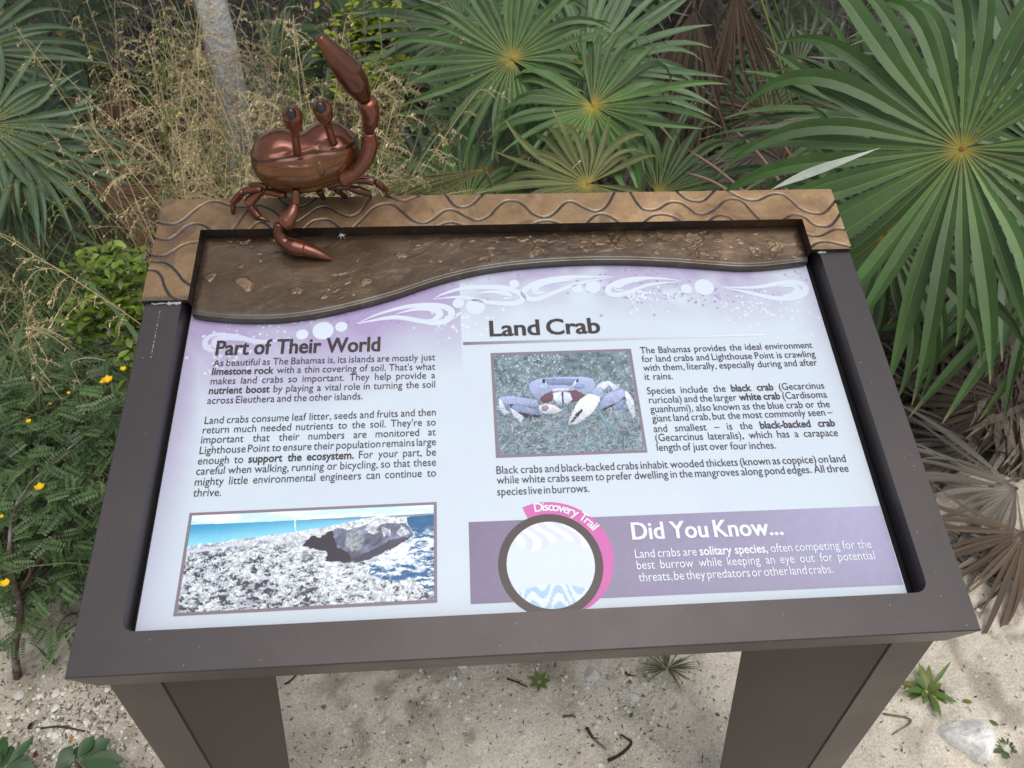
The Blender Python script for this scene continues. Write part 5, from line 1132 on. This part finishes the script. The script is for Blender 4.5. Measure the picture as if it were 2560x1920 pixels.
# ---- grasses (stuff)
def grass():
    rng = np.random.default_rng(31)
    straw = np.array([.64, .52, .30]); dry = MB(); grn = MB()
    def blade(mb, b, d, L, w, col, curve, ns=6):
        P = [b]; dd = nrm(d); side = nrm(np.cross(dd, [rng.normal(), rng.normal(), .2]))
        for i in range(1, ns): dd = nrm(dd+np.array([d[0], d[1], -.25])*curve*i/ns); P.append(P[-1]+dd*L/(ns-1))
        P = np.array(P); t = np.linspace(0, 1, ns); ww = w*(1-t**1.8)*.5+.0002; V = np.concatenate([P-side*ww[:, None], P+side*ww[:, None]])
        mb.add(V, [(i, ns+i, ns+i+1, i+1) for i in range(ns-1)], 0, np.repeat(np.array([col*(.8+.3*k) for k in t])[None], 2, 0).reshape(-1, 3)); return P
    def panicle(P, col, big):
        k = len(P); tip = P[-int(k*.36):]; out = nrm((P[-1]-P[0])*[1, 1, 0]+[.001, 0, 0])
        for j in range(int(10*big)):
            b = tip[rng.integers(len(tip))]; a = rng.uniform(0, 6.28); d = nrm(np.array([math.cos(a)*.55, math.sin(a)*.55, .55])+out*.7); L = rng.uniform(.03, .09)*big; q = [b]
            for i in range(6): d = nrm(d+np.array([0, 0, -.22])); q.append(q[-1]+d*L/6)
            q = np.array(q); tube(dry, q, .0006, 3, 0, col, caps=False)
            for i in range(int(9*big)):
                t = rng.uniform(.2, 1)*6; i0 = min(int(t), 5); p = q[i0]+(q[i0+1]-q[i0])*(t-i0); s_ = rng.uniform(.003, .0062); dd = nrm(q[i0+1]-q[i0]+rng.normal(0, .012, 3)); u = nrm(np.cross(dd, [.3, .9, .1]))*s_*.33
                dry.add([p, p+dd*s_+u, p+dd*s_*2.1, p+dd*s_-u], [(0, 1, 2, 3)], 0, col*rng.uniform(.7, 1.25))
    n = 0
    while n < 430:
        r_ = rng.random()
        if r_ < .70: y = rng.uniform(1.5, 3.0); x = rng.uniform(-.47*y-.02, -.30)
        elif r_ < .79: x, y = rng.uniform(-1.5, -.72), rng.uniform(1.25, 1.8)
        else: x, y = rng.uniform(-.35, .12), rng.uniform(1.6, 2.6)
        topz = EYE-.277*y
        L = rng.uniform(.45, 1.0)*min(1.05, topz+.08) if r_ < .70 else rng.uniform(.3, .68) if r_ >= .79 else rng.uniform(.3, .62)
        lean = np.array([rng.normal(.05, .24), rng.normal(-.05, .16), 1.]); lean[0] += .1 if x < -.7 else 0
        if x+lean[0]*L > -.48 and y+lean[1]*L < 1.22: continue
        col = straw*rng.uniform(.7, 1.25) if rng.random() < .75 else np.array([.20, .24, .07])*rng.uniform(.8, 1.2)
        b = np.array([x, y, 0.]); dd = nrm(lean); Q = [b]; cv = rng.uniform(.02, .16)
        for i in range(14): dd = nrm(dd+np.array([lean[0]*.12, lean[1]*.1, -.05])*cv*i/4); Q.append(Q[-1]+dd*L/14)
        Q = np.array(Q); tube(dry, Q, np.linspace(.0022, .0009, 15), 4, 0, col, caps=False); panicle(Q, col, rng.uniform(.7, 1.35))
        for _ in range(2): 
            i = rng.integers(3, 9); blade(dry, Q[i], np.array([rng.normal(0, .6), rng.normal(0, .6), .7]), rng.uniform(.12, .28), .004, col*.9, .6)
        n += 1
    for _ in range(1500):                                 # dead blades at the foot
        x, y = rng.uniform(-1.7, -.3), rng.uniform(1.3, 2.9)
        if x > -.55 and y < 1.45: continue
        blade(dry, np.array([x, y, 0]), np.array([rng.normal(0, .5), rng.normal(0, .5), .9]), rng.uniform(.15, .45), .004, straw*rng.uniform(.35, 1.0), .8)
    tag(dry.build('dry_grass', M['dry']), kind='stuff')
    g1 = np.array([.075, .145, .035]); g2 = np.array([.11, .15, .075])
    def many(n, xr, yr, Lr, w, col, sp=.4):
        for _ in range(n):
            x, y = rng.uniform(*xr), rng.uniform(*yr); d = np.array([rng.normal(0, sp), rng.normal(0, sp), 1.]); L = rng.uniform(*Lr)
            if x > -.62 and y < 1.30 and x < .7: continue
            if x+d[0]*L*.7 > -.52 and x < .7 and y+d[1]*L*.7 < 1.18: continue
            blade(grn, np.array([x, y, 0.]), d, L, w*rng.uniform(.6, 1.3), col*rng.uniform(.55, 1.35), rng.uniform(.3, 1.1), 7)
    many(2400, (-1.7, -.62), (1.15, 2.0), (.2, .60), .0055, g1); many(900, (-1.7, -.7), (1.3, 2.2), (.25, .60), .004, g2); many(500, (-1.5, -.8), (1.0, 1.35), (.12, .32), .005, g1); many(420, (-1.35, -.66), (1.05, 1.45), (.35, .62), .0045, g2*1.5, .32)
    many(1100, (-.35, .25), (1.55, 2.8), (.15, .45), .005, g1*1.1); many(900, (-.9, 1.6), (1.7, 3.4), (.1, .4), .005, g1*.8); many(300, (1.7, 2.6), (2.0, 3.2), (.15, .5), .005, np.array([.16, .21, .04]))
    tag(grn.build('green_grass', M['grass']), kind='stuff')
    for k, (pts, Y0, Y1, w, lab) in enumerate((([(330, 900), (318, 800), (290, 720), (200, 620), (170, 600)], 1.15, 1.35, .012, 'broad green grass blade arching beside the left frame edge'), ([(0, 700), (60, 640), (160, 560)], 1.4, 1.6, .009, 'long green blade crossing the left grass'), ([(20, 820), (100, 560), (330, 330)], 1.3, 1.75, .004, 'long thin green culm leaning right across the dry grass'))):
        P = catmull([depth_at(x, y, Y0+(Y1-Y0)*i/(len(pts)-1)) for i, (x, y) in enumerate(pts)], 8); t = np.linspace(0, 1, len(P)); ww = w*(1-t**2)*.5+.0003; side = np.tile(nrm([.8, .3, .3]), (len(P), 1)); m = MB(); V = np.concatenate([P-side*ww[:, None], P+side*ww[:, None]]); q = len(P)
        m.add(V, [(i, q+i, q+i+1, i+1) for i in range(q-1)], 0, (.10, .17, .07)); tag(m.build('tall_grass', M['grass'], origin=P[0]), lab, 'grass')
grass()

# ---- leaf litter and dim undergrowth (stuff)
def litter():
    rng = np.random.default_rng(41); mb = MB()
    for _ in range(12000):
        y = rng.uniform(1.25, 6.5); x = rng.uniform(-.62*y-.8, .72*y+.8)
        if y < 1.45 and -.5 < x < .8 and rng.random() < .8: continue
        a = rng.uniform(0, 3.14); L = rng.uniform(.03, .22); w = rng.uniform(.0015, .006); tz = rng.uniform(-.1, .35); b = np.array([x, y, rng.uniform(.0, .07)]); d = np.array([math.cos(a), math.sin(a), tz])*L; s_ = np.array([-math.sin(a), math.cos(a), 0])*w
        c = [GREYB*.8, BROWN*.6, TAN*.5, np.array([.09, .045, .03])][rng.integers(4)]*rng.uniform(.25, 1.1)*(1 if y < 2.4 else .55)  # litter farther back is darkened in colour for deep shade
        mb.add([b-s_*.5, b+d*.5+s_+[0, 0, .004], b+d, b+d*.5-s_], [(0, 3, 2, 1)], 0, c)
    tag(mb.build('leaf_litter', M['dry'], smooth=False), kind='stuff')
    ug = MB()
    for _ in range(9000):
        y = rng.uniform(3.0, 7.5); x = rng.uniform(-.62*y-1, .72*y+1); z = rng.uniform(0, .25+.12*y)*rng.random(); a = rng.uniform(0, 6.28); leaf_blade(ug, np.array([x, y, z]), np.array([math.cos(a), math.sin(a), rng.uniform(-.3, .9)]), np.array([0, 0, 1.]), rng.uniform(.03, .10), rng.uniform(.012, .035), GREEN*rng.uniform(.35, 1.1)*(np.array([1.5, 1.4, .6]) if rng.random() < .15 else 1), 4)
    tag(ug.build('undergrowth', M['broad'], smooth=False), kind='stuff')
litter()
# more fans behind, the thicket's shade put into their darker colours
rngb = np.random.default_rng(55)
DIRS = ['at the far left', 'left of the mottled trunk', 'behind the crab', 'behind the middle palms', 'behind the gap', 'at the far right']; YP = []
for k in range(22):
    y = [2.9, 3.4, 3.9, 4.4, 5.0, 5.6][k % 6]+rngb.uniform(-.2, .2); x = -.55*y+(1.25*y)*((k*7) % 22)/22+rngb.uniform(-.2, .2); YP.append((x, y, int(min(5, max(0, (x/y+.55)/1.25*6)))))
for k, (x, y, di) in enumerate(YP):
    if di == 4 and y < 4.2: continue
    h = rngb.uniform(.25, .9); rank = sorted(q[1] for q in YP if q[2] == di).index(y)
    e = empty('young_palm', (x, y, 0), ['nearest', 'second nearest', 'third nearest', 'fourth nearest', 'farthest'][min(rank, 4)]+' of the shaded young fan palms '+DIRS[di], 'palm', 'shaded young palms in the thicket')
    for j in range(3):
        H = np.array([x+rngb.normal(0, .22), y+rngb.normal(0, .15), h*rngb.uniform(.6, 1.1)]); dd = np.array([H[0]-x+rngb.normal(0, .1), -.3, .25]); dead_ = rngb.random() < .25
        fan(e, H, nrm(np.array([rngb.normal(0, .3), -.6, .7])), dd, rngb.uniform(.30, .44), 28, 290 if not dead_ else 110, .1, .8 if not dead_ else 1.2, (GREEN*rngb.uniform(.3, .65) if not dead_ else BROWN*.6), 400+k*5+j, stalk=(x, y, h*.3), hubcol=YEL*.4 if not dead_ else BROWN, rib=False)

# ---- small plants on the sand
def small_plant(name, label, x, y, leaves, cat='plant', mat='broad'):
    g = ground_at(x, y); g[2] = 0; e = empty(name, tuple(g), label, cat)
    for (dx, dy, dz, L, W, c, bend) in leaves:
        mb = MB(); d = np.array([dx, dy, dz], float); leaf_blade(mb, g+nrm(d)*[1, 1, 1]*.004+np.array([0, 0, .004]), d, np.array([0, 0, 1.]), L, W, np.array(c), 9, bend=bend, prof=[.15, .55, .9, 1, .85, .5, .05]); mb.build('leaf', M[mat], e)
    return e
r5 = np.random.default_rng(8)
small_plant('sprout', 'three bladed green sprout on the sand left of the frame corner', 122, 1442, [(.05, .2, 1, .070, .009, (.06, .12, .02), .02), (-.6, .5, .45, .060, .006, (.055, .11, .02), .1), (-.12, .25, .8, .034, .007, (.06, .12, .02), .05)], 'grass', 'grass')
small_plant('weed', 'bright green rosette weed beside the right leg', 2000, 1497, [(math.cos(a)*1., math.sin(a)*1., r5.uniform(.15, 1.3), r5.uniform(.028, .080), r5.uniform(.008, .018), (.10+.05*(k % 2), .19, .035), .35) for k, a in enumerate(np.linspace(-2.6, 3.4, 17)+r5.normal(0, .25, 17))])
small_plant('seedling', 'tiny light green seedling in the middle of the sand', 1165, 1476, [(math.cos(a), math.sin(a), .5, .020, .010, (.14, .20, .04), .3) for a in np.linspace(0, 5.4, 7)])
small_plant('seedling', 'sparse green creeper on the sand at the bottom right corner', 2172, 1622, [(math.cos(a), math.sin(a), .25, r5.uniform(.02, .035), .012, (.08, .12, .04), .3) for a in np.linspace(0, 5.6, 8)])
small_plant('grass_tuft', 'spiky grass tuft just below the front edge of the sign', 1440, 1448, [(r5.normal(0, .8), r5.normal(.0, .55), 1, r5.uniform(.035, .075), .0030, (.11, .16, .05) if k % 3 else (.22, .17, .08), .35) for k in range(46)], 'grass', 'grass')
dk = (.030, .075, .022)
def broad(label, x, y, specs):
    g = ground_at(x, y); e = empty('seedling', (g[0], g[1], 0), label, 'plant'); sb = MB(); tube(sb, [g+[0, 0, -.01], g+[0, .0, .05]], [.003, .002], 6, 0, (.10, .06, .04)); sb.build('stem', M['wood'], e)
    for (tx, ty, W, lift) in specs:
        t = ground_at(tx, ty, .055+lift); b = g+np.array([0, 0, .05]); d = t-b; mb = MB(); leaf_blade(mb, b+d*.12, d, np.array([0, -.25, 1.]), np.linalg.norm(d)*.9, W, np.array(dk)*RNG.uniform(.9, 1.4), 11, bend=.12, fold=.22, prof=[.06, .30, .62, .9, 1, .92, .6, .08]); mb.build('leaf', M['broad'], e)
broad('dark glossy broad leaved seedling at the bottom left', 182, 1668, [(200, 1590, .026, .01), (235, 1596, .030, .0), (262, 1640, .034, .0), (130, 1622, .034, .01), (168, 1612, .020, .0), (262, 1672, .036, .01), (118, 1665, .034, 0), (150, 1640, .022, .0)])
broad('broad leaved seedling half cut by the bottom left corner', 28, 1690, [(2, 1590, .026, .0), (68, 1594, .020, .01), (22, 1610, .030, .0), (60, 1632, .026, .0), (-20, 1630, .03, .0), (72, 1660, .03, .0)])
